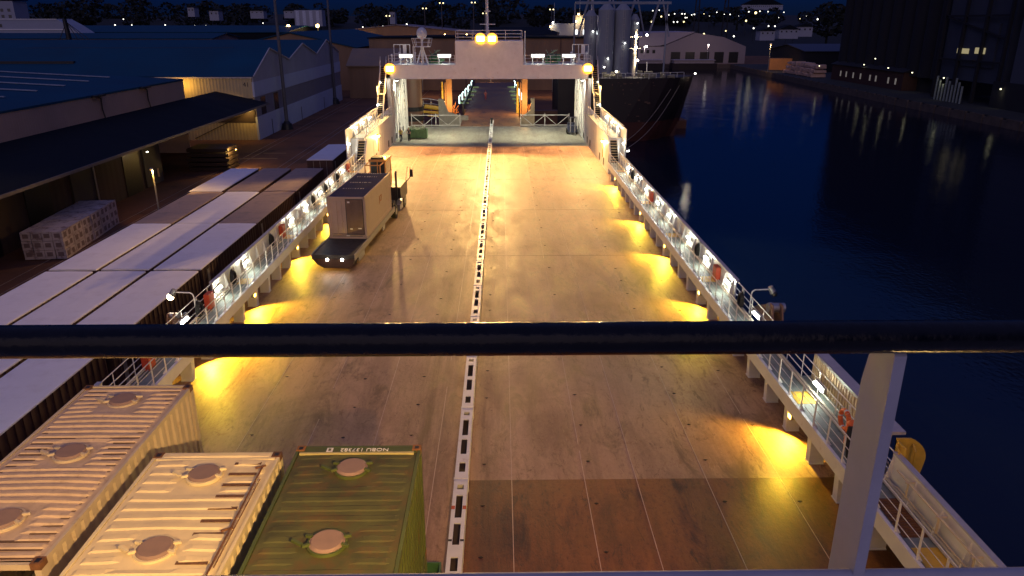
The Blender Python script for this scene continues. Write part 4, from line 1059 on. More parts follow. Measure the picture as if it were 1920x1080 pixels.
m = MB(); m.box(-49.5, -49.3, 40, 108, G, .30)
m.build('lower_wall', shedd, t)
m = MB()
for y in (57, 66.5, 76, 97): m.box(-49.29, -49.2, y, y + 4.4, G, -1.8)
pieces(m, 'dark_doorway', black, t)
m = MB()
for y in (102.5, 84.5): m.box(-49.2, -49.05, y, y + 5.2, G + .1, -1.6)
pieces(m, 'shed_door', doorw, t)
m = MB(); m.cyl((-49, 89.4, -.2), (-48.9, 89.4, G), .10, .10); m.build('rain_pipe', steel, t)
# saw-tooth building
t = thing('gabled_warehouse', 'three-gabled pale blue warehouse with a lit yellow corrugated end wall', 'warehouse', (0, 0, 0))
prof = [(148.2, 4.3), (160.5, 9.15), (174.5, 6.35), (187.5, 9.4), (201, 6.5), (213.5, 9.7), (229, 6.0)]
m = MB()
poly = [(148.2, .8)] + prof + [(229, .8)]
m.prism([(148.2, 3.0)] + prof + [(229, 3.0)], 'x', -47.75, -47.5, 0)
m.build('gable_wall', mat('gable_grey_cladding', (.38, .38, .42), .7, var=.15, scale=.3, wave=('Y', 1.2, .3)), t)
m = MB(); m.box(-47.8, -47.42, 148.0, 229.2, .6, 3.4); m.box(-47.8, -47.42, 148.0, 229.2, G, -3.2); pieces(m, 'wall_band', bluew, t)
m = MB(); m.box(-47.75, -47.55, 148.2, 229, -3.2, .6); m.build('window_band', mat('band_grey', (.24, .23, .26), .6, var=.2, scale=.3), t)
m = MB()
for y0, y1 in ((151.5, 154.5), (160.5, 163.5)): m.box(-47.54, -47.48, y0, y1, -3.1, .3)
pieces(m, 'dark_window', glassd, t)
m = MB()
for y in (157, 181, 205): m.box(-47.41, -47.36, y, y + .3, G, -4.6)
pieces(m, 'wall_pipe', black, t)
m = MB(); m.box(-262, -47.8, 148.0, 148.25, G, 4.2); m.build('end_wall', corw, t)
m = MB(); m.box(-80, -47.9, 147.9, 148.0, -4.2, .4); m.build('canopy_shade_strip', shedd, t)  # dark strip paints in the shadow on the end wall under the canopy
m = MB()
for (a, b_) in zip(prof[:-1], prof[1:]):
    m.quad((-47.3, a[0], a[1] + .12), (-47.3, b_[0], b_[1] + .12), (-300, b_[0], b_[1] + .12), (-300, a[0], a[1] + .12))
    m.quad((-47.3, a[0], a[1]), (-300, a[0], a[1]), (-300, b_[0], b_[1]), (-47.3, b_[0], b_[1]))
rf = m.build('roof', roofblue, t, fixn=False)
m = MB()
for (a, b_) in zip(prof[:-1], prof[1:]): m.bar((-47.35, a[0], a[1] + .1), (-47.35, b_[0], b_[1] + .1), .22)
m.box(-66, -47.6, 147.7, 148.0, 4.1, 4.35)
m.build('roof_trim', mat('trim_pale', (.50, .46, .44), .6), rf)
m = MB(); m.box(-130, -84, 153.5, 154.3, 6.4, 7.0); m.box(-110, -62, 181.5, 182.3, 8.3, 8.7); m.box(-90, -55, 206, 206.6, 8.5, 8.9); pieces(m, 'ridge_vent', black, rf)
m = MB(); m.bar((-60, 147.9, G + .3), (-47.6, 147.9, -1.6), .12); m.build('wall_cable', black, t)
text('wall_number', '41', 1.2, black, t, (-48.9, 147.98, 2.9), (R(90), 0, 0), .01)
# lamp under the canopy end lighting the yellow corrugated wall
def small_lamp(name, loc, label, col, e, r, glow, kind='POINT', aim=None, group=None, pole=None, lampon=True):
    t = thing(name, label, 'lamp', loc, 0, group)
    m = MB(); m.ball((0, 0, 0), r, 8, 6); m.build('bulb', glow, t)
    m = MB(); m.cyl((0, 0, r * .6), (0, 0, r * 1.5), r * 1.3, r * .5, 10)
    if pole: m.cyl((0, .3, -pole), (0, .3, r), .12, .09, 6); m.bar((0, .3, r), (0, 0, r * 1.2), .08)
    m.build('shade', steel, t)
    if lampon and loc[1] > 190: lamp('SPOT', (0, -.4, -r * 1.8), col, e * 1.3, .8, aim=(0, -.2 if loc[0] < 100 else 0, -1), spot=132, blend=.6, parent=t)
    elif lampon: lamp(kind, (0, 0, -r * 1.6) if kind != 'POINT' else (0, -.1, -r * 1.8), col, e, (3.0 if abs(loc[1]) > 190 else r), aim=aim, spot=140, parent=t)
    return t
g1 = emis('small_sodium', (1, .6, .2), 30); g2 = emis('small_white', (1, .97, .85), 30); g3 = emis('small_warm', (1, .85, .5), 20)
small_lamp('wall_lamp', (-60.5, 146.0, 3.2), 'dim amber lamp high on the yellow corrugated end wall', (1, .55, .08), 420, .12, emis('dull_amber', (1, .6, .2), .6))
small_lamp('wall_lamp', (-49.0, 146.6, -1.9), 'dim amber lamp under the canopy by the warehouse corner', (1, .6, .15), 260, .12, emis('dull_amber2', (1, .6, .2), .6))
small_lamp('wall_lamp', (-47.5, 100.6, -2.2), 'tiny white lamp under the canopy edge', (1, .9, .8), 12, .10, g2)
small_lamp('wall_lamp', (-41.2, 116.5, -4.4), 'amber work lamp beside the stack of steel frames', (1, .6, .15), 700, .12, emis('dull_amber3', (1, .6, .2), 1))
small_lamp('added_yard_lamp', (-37.2, 79.0, -.6), 'added amber lamp on a pole at the outer edge of the cargo box rows', (1, .52, .08), 1500, .12, emis('dull_amber4', (1, .5, .1), 1), kind='SPOT', aim=(2.5, 6, -3.2), pole=7)  # added lamp, gives the far cargo boxes their amber gradient
# light poles
def light_pole(x, y, h, label):
    t = thing('light_pole', label, 'light pole', (x, y, G), 0)
    m = MB(); m.cyl((0, 0, 0), (0, 0, h), .42, .2, 12); m.build('pole', mat('pole_grey_%d' % int(y), (.10, .10, .12), .6, var=.2), t)
    m = MB(); m.cyl((0, 0, 0), (0, 0, 1.3), 1.3, 1.0, 12); m.cyl((0, 0, 1.3), (0, 0, 1.8), .8, .5, 12); m.build('base', black, t)
    m = MB(); m.cyl((0, 0, h), (0, 0, h + .4), 1.2, 1.2, 12); m.build('head', black, t)
light_pole(-46.2, 163.5, 42, 'tall dark light pole in front of the first gable, nearer one')
light_pole(-47.0, 217, 42, 'tall dark light pole in front of the third gable')

# ------------------------------------------------------------------ linkspan and quay behind the stern
lk = thing('linkspan', 'rusty brown steel linkspan bridge running from the stern to the quay', 'ramp', (0, 0, 0))
m = MB(); m.box(-5.9, 2.9, 109.15, 131, -1.2, .02, 0); m.box(-6.4, 3.3, 131, 190, -1.4, .03, 1); m.prism([(190, .03), (300, G + .05), (300, G), (190, -1.4)], 'x', -6.4, 3.3, 1)
m.build('roadway', [mat('linkspan_rusty_plate', (.34, .17, .07), .6, var=.3, scale=.6, dirt=(.14, .08, .05), dscale=.8, stretch=(1, .3, 1)), mat('linkspan_grey_plate', (.22, .12, .065), .6, var=.3, scale=.5, stretch=(1, .3, 1))], lk)
m = MB()
for x in (-6.6, 3.3): m.box(x, x + .25, 131, 190, -1.4, .9)
m.build('side_girder', black, lk)
t = thing('ramp_control_frame', 'grey-green steel side wing of the linkspan beside the port gate', 'ramp wing', (-7.2, 116, 0))
m = MB(); m.prism([(-2.3, -3), (-2.3, 3.2), (-1.7, 3.2), (-.9, 1.2), (.9, .7), (2.2, .7), (2.2, -3)], 'y', 0, .8); m.bar((-1.7, 0, 3.2), (-.9, 0, 1.2), .25); m.bar((-.9, 0, 1.2), (1.0, 0, .6), .25); m.build('wing_plate', mat('wing_grey_green', (.24, .22, .18), .6, var=.25), t)
t = thing('ramp_control_frame', 'narrow brown steel wing of the linkspan beside the starboard gate', 'ramp wing', (4.2, 116, 0))
m = MB(); m.prism([(-1.2, -3), (-1.2, .2), (.4, 1.6), (.4, 3.3), (1.0, 3.3), (1.0, -3)], 'y', 0, .8); m.build('wing_plate', mat('wing_brown', (.32, .24, .15), .6, var=.25), t)
rbrown = mat('tower_rust_orange', (.50, .22, .06), .6, var=.3, scale=1)
for x, l in ((-8.45, 'rust orange linkspan lifting tower on the port side'), (3.95, 'rust orange linkspan lifting tower on the starboard side')):
    t = thing('lifting_tower', l, 'tower', (x, 126, G))
    m = MB(); m.box(-.45, .45, -.5, .5, 0, 14.5); m.box(-.75, -.55, -.3, .3, 3, 12.5); m.build('column', rbrown, t)
    m = MB(); m.cyl((-1.15, 0, 6.0), (-1.15, 0, 12.6), .28, .15, 10); m.cyl((-1.15, 0, 4.0), (-1.15, 0, 6), .45, .45, 10); m.build('cylinder', yellowp, t)
    m = MB(); rr = random.Random(2)
    for k in range(9): m.bar((rr.uniform(-.3, 1.6), -.6, rr.uniform(6.5, 9)), (rr.uniform(-.3, 1.6), -.6, rr.uniform(6.5, 9.5)), .09)
    m.build('brace', orangep, t)
    lamp('POINT', (0, -3.0, 9.5), SODIUM, 700, .2, parent=t)
# white-lit side posts with yellow-green panels
lg = emis('linkspan_post_glow', (.75, 1.0, .95), 3)
lp = mat('linkspan_panel_green', (.45, .60, .25), .6)
for sx, nm, xs_, lab in ((-1, 'port', -7.6, 'port side'), (1, 'starboard', 4.2, 'starboard side')):
    for i, y in enumerate((140, 147, 155, 164, 176)):
        x = xs_ - sx * -.0 + (-sx) * (i * .22)
        t = thing('ramp_light_post', 'white glowing post and green panel on the linkspan %s, %s from the ship' % (lab, ORD[i]), 'light post', (x, y, 0), 0, 'glowing posts along the linkspan')
        m = MB(); m.tube([(0, 0, .1), (0, 0, 1.35), (-sx * .2, .4, 1.6)], .10, 8); m.build('post', lg, t)
        m = MB(); m.box(min(0, -sx * 1.7), max(0, -sx * 1.7), .5, .9, .05, .30); m.build('panel', lp, t)
        lamp('POINT', (-sx * .5, -.4, 1.6), (.8, 1, .8), 30, .2, parent=t)
# big brown dolphin pile and pipes
t = thing('mooring_dolphin', 'large brown round pile with rubber fenders beside the port quarter', 'pile', (-13.7, 118, -11))
m = MB(); m.cyl((0, 0, 0), (0, 0, 19.5), 1.55, 1.55, 24); m.build('pile', mat('pile_brown', (.17, .09, .06), .6, var=.2, scale=.3, stretch=(1, 1, .2)), t)
m = MB(); m.cyl((0, 0, 10.8), (0, 0, 11.6), 1.75, 1.75, 24); m.cyl((0, 0, 12.3), (0, 0, 12.9), 1.75, 1.75, 24); pieces(m, 'fender_ring', rubber, t)
t = thing('quay_pipes', 'bundle of yellowish pipes lying beside the linkspan', 'pipes', (-9.9, 119, .3))
m = MB(); m.cyl((-2.0, 0, 1.5), (1.0, 0, 1.1), .35, .35, 12); m.cyl((-2.2, 0, .7), (1.0, 0, .45), .22, .22); m.cyl((-1.6, 0, .1), (1.0, 0, 0), .15, .15); pieces(m, 'pipe', yellowp, t)
m = MB()
m.tube([(-3.6, 0, 2.6), (-1.5, 0, 2.7), (1.2, 0, 2.2)], .08, 6); m.tube([(-2.2, 0, 2.0), (1.2, 0, 1.7)], .05, 6)
for x in (-2.2, -1, .2): m.bar((x, 0, -6), (x, 0, 2.4), .08)
m.box(-3, 1.4, .5, 2.5, -8, -6.9); m.build('support_frame', steel, t)
t = thing('brown_container', 'reddish brown container on the dark quay beyond the starboard gate', 'container', (8.8, 150, G), 0)
m = MB(); m.box(-2.4, 2.4, -1.2, 1.2, .1, 5.4)
for k in range(16): m.box(-2.3 + k * .3, -2.18 + k * .3, -1.24, -1.2, .3, 5.2)
m.build('body', mat('container_brown', (.10, .04, .025), .7, var=.2), t)
# big brown warehouse across
brownw = mat('brown_clad_wall', (.30, .18, .10), .7, var=.3, scale=.12, stretch=(1, 1, .1), wave=('X', .8, .5))
t = thing('brown_warehouse', 'long brown clad warehouse wall across the view behind the portal', 'warehouse', (0, 0, 0))
m = MB(); m.box(-44, 31, 262, 300, G, 9.2); m.build('wall', brownw, t)
m = MB(); m.box(-44.5, 31.5, 261.5, 300.5, 9.2, 9.5); m.prism([(-44.5, 9.5), (31.5, 9.5), (10, 9.8), (-20, 9.9)], 'y', 262, 300); m.build('roof', roofdark, t)
m = MB()
for x in (-30, -12, 6, 20): m.box(x, x + .5, 261.7, 262, G, 9.2)
pieces(m, 'pilaster', mat('pilaster_brown', (.18, .10, .06), .7), t)
for i, x in enumerate((-38, -24, -3, 16)):
    small_lamp('yard_floodlight', (x, 236, 1.0 + 2 * (i % 2)), 'sodium yard light in front of the brown warehouse, %s from the port side' % ORD[i], SODIUM, 2200, .16, emis('yard_dim_%d' % i, (1, .6, .2), 3), group='sodium yard lights', pole=9)
# gable-roofed sheds left of it
def shed(x0, x1, y0, y1, ze, zr, label, wm, rm, axis='y', nm='shed'):
    t = thing(nm, label, 'warehouse', ((x0 + x1) / 2, (y0 + y1) / 2, G)); w = (x1 - x0) / 2; h = (y1 - y0) / 2; e = ze - G; r = zr - G
    m = MB()
    if axis == 'y': m.prism([(-w, 0), (w, 0), (w, e), (0, r - .2), (-w, e)], 'y', -h, h)
    else: m.prism([(-h, 0), (h, 0), (h, e), (0, r - .2), (-h, e)], 'x', -w, w)
    m.build('wall', wm, t)
    m = MB()
    if axis == 'y': m.prism([(-w - .6, e - .15), (0, r), (w + .6, e - .15), (w + .6, e + .15), (0, r + .35), (-w - .6, e + .15)], 'y', -h - .6, h + .6)
    else: m.prism([(-h - .6, e - .15), (0, r), (h + .6, e - .15), (h + .6, e + .15), (0, r + .35), (-h - .6, e + .15)], 'x', -w - .6, w + .6)
    m.build('roof', rm, t); return t
shed(-92, -48.5, 262, 380, 6.2, 11.0, 'broad blue-roofed gable shed beyond the three-gabled warehouse', brownw, roofblue)
shed(-46, -30, 234, 258, 1.8, 6.2, 'low shed with amber-lit roof left of the brown warehouse', brownw, mat('amber_roof', (.25, .17, .10), .6, var=.2, scale=.3), axis='x')
shed(-300, -110, 300, 330, 8.5, 10.0, 'long low blue-roofed shed far to the left', mat('rose_wall_far', (.28, .20, .18), .8), roofblue, axis='x')
shed(-330, -95, 350, 420, 10.2, 12.6, 'row of blue sawtooth roofs below the far houses', roofdark, roofblue, axis='x')
shed(-95, -10, 400, 470, 9.0, 13.0, 'pale rounded roof shed behind the brown warehouse', brownw, mat('pale_pink_roof', (.30, .25, .26), .7, var=.3, scale=.3, dirt=(.12, .1, .1), dscale=.5), axis='y')
shed(-10, 60, 420, 480, 8.0, 11.5, 'low dark shed behind the brown warehouse to the right', roofdark, roofdark, axis='x')
# white ferry-like building with two window rows, apartment block
def windows(m, x0, x1, n, z, h, y, w, mi=0, skip=None, rr=None):
    for i in range(n):
        if skip and rr.random() < skip: continue
        x = x0 + (x1 - x0) * (i + .5) / n; m.box(x - w / 2, x + w / 2, y - .06, y, z, z + h, mi)
paleb = mat('pale_blue_facade', (.34, .36, .42), .7, var=.1, scale=.1)
t = thing('river_ferry', 'long white passenger ship with two rows of dark windows behind the warehouse roofs', 'passenger ship', (-240, 330, 0))
m = MB(); m.prism([(-70, 5), (58, 5), (66, 9), (60, 13.2), (56, 15.4), (-70, 15.4)], 'y', 0, 12); m.build('hull', paleb, t)
m = MB(); rr = random.Random(11); windows(m, -70, 34, 26, 12.4, 1.3, -.0, 1.9, skip=.12, rr=rr); windows(m, -70, 34, 26, 9.0, 1.2, -.0, 1.9, skip=.15, rr=rr); pieces(m, 'window', glassd, t)
m = MB(); m.box(-70, 60, -.3, 0, 11.3, 11.7); m.box(-70, 56, -.3, 12, 15.4, 15.7); m.build('deck_rail', white2, t)
t = thing('derrick_post', 'dark crane post with stays in front of the passenger ship', 'crane', (-152, 280, G)); m = MB(); m.cyl((0, 0, 0), (-1.5, 0, 23), 1.3, .7); m.build('post', black, t)
m = MB()
for dx in (-7, -3, 4, 8, 11): m.bar((-1, 0, 22), (dx, 0, 12), .18)
m.build('stay', black, t)
t = thing('apartment_block', 'pale apartment block with scattered lit windows above the passenger ship', 'apartment block', (-320, 480, 8))
m = MB(); m.box(-38, -22, 0, 14, 0, 17.5); m.box(-22, 4, 2, 14, 0, 19); m.box(4, 28, 0, 14, 0, 18.5); m.build('wall', paleb, t)
m = MB(); rr = random.Random(12)
for z in (2, 5.5, 9, 12.5): windows(m, -37, 27, 15, z, 1.7, -.0, 1.8, skip=.2, rr=rr)
pieces(m, 'dark_window', glassd, t)
m = MB(); rr = random.Random(14)
for z in (2, 5.5, 9, 12.5): windows(m, -37, 27, 15, z, 1.8, -.12, 1.6, skip=.86, rr=rr)
pieces(m, 'lit_window', emis('lit_window', (1, .9, .7), 3), t)
m = MB(); m.box(-39, 29, -.5, 14.5, 18.9, 19.4); m.build('roof', roofdark, t)
t = thing('white_office_block', 'small white ribbed office block on the hill above the gabled warehouse', 'building', (-126, 520, 12))
m = MB(); m.box(-9, 9, 0, 10, 0, 10)
m.build('wall', paleb, t)
m = MB()
for k in range(4): m.box(-8 + k * 4.4, -5.9 + k * 4.4, -.2, 0, 0, 9.5)
pieces(m, 'rib', mat('rib_bluish', (.55, .6, .7), .6), t)
# hills and houses
hm = mat('hill_dark_ground', (.012, .014, .012), .95, var=.4, scale=.02)
b = MB(); N = 60
vs = []
for i in range(N + 1):
    x = -1500 + 3300 * i / N; h = 15 + 2.5 * math.sin(i * .7) + 3 * noise.noise(Vector((i * .31, 0, 0))) + (2 if x < 60 else 0)
    vs += [(x, 540, G), (x, 700, G + h + 6), (x, 1000, G + h + 10), (x, 1500, G + h * 1.4 + 10)]
b.add(vs, [(i * 4 + j, i * 4 + j + 1, i * 4 + 5 + j, i * 4 + 4 + j) for i in range(N) for j in range(3)])
tag(b.build('hills', hm, fixn=False), kind='structure')
leaf = mat('dark_foliage', (.012, .016, .012), .9, var=.5, scale=.3)
def crowns(name, spots, label, seed, kind='stuff'):
    rr = random.Random(seed); m = MB()
    for (x, y, z, r, h) in spots:
        m.cyl((x, y, z - 3), (x, y, z + h * .5), r * .10, r * .05, 5)
        for k in range(110):
            a = rr.uniform(0, 6.28); u = rr.random() ** .6; e = rr.uniform(-1, 1)
            rad = r * math.sqrt(max(0, 1 - e * e)) * (.55 + .5 * u)
            c = Vector((x + rad * math.cos(a), y + rad * math.sin(a), z + h * .55 + e * h * .45)); s_ = r * rr.uniform(.10, .26)
            d1 = Vector((rr.uniform(-1, 1), rr.uniform(-1, 1), rr.uniform(-1, 1))).normalized(); d2 = d1.cross(Vector((rr.uniform(-1, 1), rr.uniform(-1, 1), 1))).normalized()
            m.add([c + d1 * s_, c + d2 * s_, c - d1 * s_ * .8, c - d2 * s_ * .7], [(0, 1, 2, 3)])
    return tag(m.build(name, leaf, fixn=False), label, None, None, kind)
rr = random.Random(21); sp = []
for k in range(170):
    x = rr.uniform(-620, 420); y = rr.uniform(600, 760)
    hh = rr.uniform(10, 17) + (5 if -60 < x < 20 else 0) + (4 if x < -220 else 0) - (3 if x > 40 else 0)
    sp.append((x, y, G + 18 + (y - 600) * .02, rr.uniform(6, 11), hh * .92 + 2))
o = crowns('treeline', sp, 'dark wooded ridge', 5); o['category'] = 'woods'
rr = random.Random(22)
for k, (x, y, z, r, h, l) in enumerate([(-290, 560, 16, 13, 24, 'tall dark tree mass right of the apartment block'), (-255, 560, 14, 12, 23, 'dark tree above the blue sawtooth roofs'), (-225, 570, 13, 11, 21, 'dark round tree left of the first sky gap'), (-72, 580, 12, 10, 21, 'dark tree beside the white office block'), (-28, 560, 12, 9, 22, 'dark tree behind the radome'), (-8, 565, 13, 11, 26, 'big dark tree behind the portal house'),
                                          (235, 560, 8, 16, 26, 'dark tree group left of the silo block'), (270, 540, 8, 15, 28, 'dark tree close to the silo block')]):
    rr2 = random.Random(k); t = thing('tree', l, 'tree', (x, y, z - 8))
    m = MB(); m.cyl((0, 0, 0), (0, 0, h * .6), .9, .4, 7)
    for q in range(5): a = q * 1.3; m.cyl((0, 0, h * (.25 + .06 * q)), (r * .5 * math.cos(a), r * .5 * math.sin(a), h * (.5 + .06 * q)), .3, .1, 5)
    m.build('trunk', leaf, t)
    m = MB()
    for q in range(420):
        a = rr2.uniform(0, 6.28); e = rr2.uniform(-1, 1); u = rr2.random() ** .5; rad = r * math.sqrt(max(0, 1 - e * e)) * (.5 + .5 * u) * (1 + .25 * math.sin(a * 3 + e * 4))
        c = Vector((rad * math.cos(a), rad * math.sin(a), h * .62 + e * h * .42)); s_ = r * rr2.uniform(.06, .15)
        d1 = Vector((rr2.uniform(-1, 1), rr2.uniform(-1, 1), rr2.uniform(-1, 1))).normalized(); d2 = d1.cross(Vector((rr2.uniform(-1, 1), rr2.uniform(-1, 1), 1))).normalized()
        m.add([c + d1 * s_, c + d2 * s_, c - d1 * s_, c - d2 * s_ * .7], [(0, 1, 2, 3)])
    m.build('crown', leaf, t, fixn=False)

# ------------------------------------------------------------------ ship moored across the stern, silos, ship beyond
bs = thing('bulk_ship', 'dark hulled cargo ship whose bow points across the basin', 'ship', (-1.2, 0, 0))
hl = mat('hull_black_maroon', (.016, .009, .010), .6, var=.4, scale=.2)
bt = mat('boot_topping_red', (.06, .013, .008), .7, var=.4, scale=.3)
m = MB()
st = [(13.0, 8.5, 8.5, 8.5), (20, 8.5, 8.5, 8.5), (27, 8.3, 8.4, 8.5), (32, 6.5, 7.6, 8.3), (36, 3.6, 5.4, 7.2), (39, .8, 2.6, 5.2), (41, .05, .9, 3.0), (43, .05, .05, .05)]
Yc = 165.5; zz = [-10, -5.5, 3.4]; vs = []
for i, (x, a, b_, c) in enumerate(st):
    dx = [0, 0, 0]
    if i >= 4: k = i - 3; dx = [-.9 * k, -.6 * k, -.05 * k]
    for w_, z, d in ((a, zz[0], dx[0]), (b_, zz[1], dx[1]), (c, zz[2], dx[2])): vs.append((x + d, Yc - w_, z))
    for w_, z, d in ((c, zz[2], dx[2]), (b_, zz[1], dx[1]), (a, zz[0], dx[0])): vs.append((x + d, Yc + w_, z))
fs = []; mi_ = []
for i in range(len(st) - 1):
    for j in range(5):
        fs.append((i * 6 + j, (i + 1) * 6 + j, (i + 1) * 6 + j + 1, i * 6 + j + 1)); mi_.append(1 if j in (0, 4) else 0)
    
fs.append((0, 1, 2, 3, 4, 5))
m.add(vs, fs); m.m = [(1 if (k < len(mi_) and mi_[k]) else 0) for k in range(len(fs))]
m.build('hull', [hl, bt], bs)
m = MB(); m.prism([(13, Yc - 8.4), (32, Yc - 8.2), (39, Yc - 5.0), (41.5, Yc - 2), (41.5, Yc + 2), (39, Yc + 5), (32, Yc + 8.2), (13, Yc + 8.4)], 'z', 3.0, 3.1); m.build('foredeck', mat('foredeck_grey', (.12, .09, .07), .7), bs)
m = MB(); x = 14
while x < 40:
    w_ = 8.35 if x < 32 else (8.3 - (x - 32) * .45); m.bar((x, Yc - w_, 3.2), (x, Yc - w_, 4.4), .06); x += 1.6
m.bar((14, Yc - 8.4, 4.4), (32, Yc - 8.3, 4.4), .06); m.bar((32, Yc - 8.3, 4.4), (39.5, Yc - 4.8, 4.4), .06); m.build('bow_rail', white2, bs)
m = MB(); m.cyl((29.7, 165, 3.1), (29.9, 165, 12.9), .45, .25); m.bar((28.7, 165, 11.3), (31.0, 165, 11.3), .12); m.bar((28.7, 165, 9.0), (31.0, 165, 9.0), .12); m.build('foremast', mat('mast_cream', (.65, .58, .45), .5), bs)
m = MB(); m.cyl((32.2, 163, 3.1), (32.2, 163, 6.4), .1, .1); m.build('post', white2, bs)
m = MB(); rr = random.Random(31)
for k in range(16):
    x = rr.uniform(23, 37); y = Yc - rr.uniform(2, 6); s_ = rr.uniform(.3, .8); m.box(x - s_, x + s_, y - s_, y + s_, 3.1, 3.1 + rr.uniform(.5, 1.5)); m.cyl((x, y - 1, 3.6), (x + s_, y - 1, 3.6), .4, .4)
pieces(m, 'windlass_gear', mat('deck_gear', (.22, .20, .14), .7, var=.4, scale=1), bs)
m = MB(); rr = random.Random(32)
for k in range(34): x = rr.uniform(20, 33); z = rr.uniform(-6, 2.6); w_ = rr.uniform(.1, .7); m.box(x, x + w_, 156.94, 156.98, z, z + rr.uniform(.08, .35))
tag(m.build('hull_marks', mat('scrape_marks', (.10, .05, .04), .8), bs), kind='stuff')
for i, (x, z) in enumerate(((28.7, 11.6), (30.9, 11.7), (28.7, 9.3), (30.9, 9.4), (29.2, 6.6))):
    t = thing('mast_floodlight', 'white floodlight on the foremast of the dark ship, %s' % ('upper pair, nearer the silos', 'upper pair, nearer the bow', 'middle pair, nearer the silos', 'middle pair, nearer the bow', 'single lowest one')[i], 'floodlight', (x, 164.6, z), 0, 'foremast floodlights')
    m = MB(); m.ball((0, 0, 0), .20, 8, 6); m.build('bulb', emis('mast_lamp_%d' % i, (1, .88, .65), 60), t)
    m = MB(); m.box(-.3, .3, .05, .3, -.2, .25); m.build('housing', steel, t)
    if i in (0, 2, 4): lamp('POINT', (0, -.5, -.2), (1, .82, .6), 260, .2, parent=t)
for i, (x, y, z) in enumerate(((41.2, 162.5, 4.0), (24.2, 161, 4.6), (21.5, 160, 5.5))):
    small_lamp('deck_light', (x, y, z), 'small bright lamp on the foredeck of the dark ship, %s' % ('at the bow tip', 'near the silos', 'nearest the portal stair')[i], (1, .85, .6), 60, .16, g2)
# mooring lines
for i, (a, c) in enumerate((((36, 160, 1.5), (20, 140, -8.8)), ((38, 161.5, 2.0), (23, 141, -8.9)))):
    t = thing('mooring_line', 'slack mooring line running down from the dark bow, %s' % ('the lower one', 'the upper one')[i], 'rope'); m = MB(); A = Vector(a); B_ = Vector(c)
    m.tube([A.lerp(B_, k / 12) + Vector((0, 0, -2.2 * math.sin(math.pi * k / 12))) for k in range(13)], .05, 5); m.build('rope', mat('rope_%d' % i, (.3, .25, .2), .9), t)
silom = mat('silo_grey_blue', (.26, .28, .33), .75, var=.3, scale=.12, stretch=(1, 1, .25))
for i, (x, y, r, h) in enumerate(((24.6, 214, 1.75, 25), (28.6, 212, 2.2, 26.5), (33.2, 213, 2.2, 26.5), (37.0, 216, 1.4, 24))):
    t = thing('silo', 'grey-blue cylindrical silo on the quay behind the dark ship, %s' % ('first beside the white bridge', 'second and wide', 'third and wide', 'last and slimmest')[i], 'silo', (x, y, G), 0, 'silos behind the dark ship')
    m = MB(); m.cyl((0, 0, 0), (0, 0, h - 1.5), r, r, 24); m.cyl((0, 0, h - 1.5), (0, 0, h), r, r * .35, 24); m.build('drum', silom, t)
    m = MB()
    for k in range(14): z = 2 + k * 1.6; m.box(-.25, .25, -r - .25, -r - .1, z, z + .08)
    m.bar((-.25, -r - .15, 1), (-.25, -r - .15, h - 1.5), .05); m.bar((.25, -r - .15, 1), (.25, -r - .15, h - 1.5), .05); m.build('ladder', steel, t)
    small_lamp('silo_lamp', (x + .5, y - r - .4, (12, 5, 9, 14)[i]), 'small white lamp on the %s silo ladder' % ORD[i], (1, .9, .75), 45, .15, g2, group='silo lamps')
t = thing('conveyor_gantry', 'dark loading conveyor frames leaning over the silos', 'crane', (30, 222, G))
m = MB()
for dx in (-8, -2, 5, 12): m.bar((dx, 0, 18), (dx + 5, 0, 36), .5, .5); m.bar((dx + 6, 0, 18), (dx + 2, 0, 34), .4, .4)
m.bar((-9, 0, 27), (18, 0, 27), .7, .7); m.bar((-9, 0, 0), (-9, 0, 27), .4); m.bar((17, 0, 0), (17, 0, 27), .4); m.build('frame', silom, t)
t = thing('white_ship_bridge', 'white stepped ship superstructure with lit windows behind the brown warehouse', 'ship superstructure', (27, 305, G))
wb = mat('bridge_pale_blue', (.42, .45, .50), .6, var=.08, scale=.2)
m = MB(); m.prism([(-4, 8), (14, 8), (14, 21.5), (-7.0, 21.5), (-7.6, 19.3), (-4, 18.2)], 'y', 0, 12); m.box(2, 13, 2, 10, 21.5, 24.5); m.build('block', wb, t)
m = MB(); m.cyl((9, 4, 24.5), (9, 4, 36), .6, .4); m.bar((4, 3, 21.5), (4, 3, 30), .2); m.bar((-6, 2, 21.5), (-6, 2, 29), .15); m.build('mast', wb, t)
m = MB(); rr = random.Random(41)
for x in (-2.5, 0, 3, 5.2, 9.5): m.box(x, x + .8, -.1, 0, 12.5, 13.7)
for x in (2.2, 5.2, 10): m.box(x, x + .9, -.1, 0, 17.5, 19.2)
pieces(m, 'lit_window', emis('ship_window', (.9, .97, 1), 2.2), t)
m = MB()
for x in (-1.2, 1.6, 7.4, 11.5): m.box(x, x + .8, -.1, 0, 12.5, 13.7)
pieces(m, 'porthole', glassd, t)
for i, (x, z, gl) in enumerate(((3.2, 24.9, hot), (5.4, 24.8, hot), (-6.6, 21.9, g2), (-7.6, 20.4, g1), (2.3, 22.3, g3), (7, 22.3, g3))):
    small_lamp('bridge_lamp', (27 + x, 304.2, G + z), 'lamp on the white superstructure, %s' % ('left of the bright orange pair', 'right of the bright orange pair', 'white one at the wing corner', 'orange one below the wing corner', 'small one under the orange pair', 'small one by the mast')[i], SODIUM if i < 2 else WARM, 900 if i < 2 else 120, .38 if i < 2 else .28, gl, group='superstructure lamps')
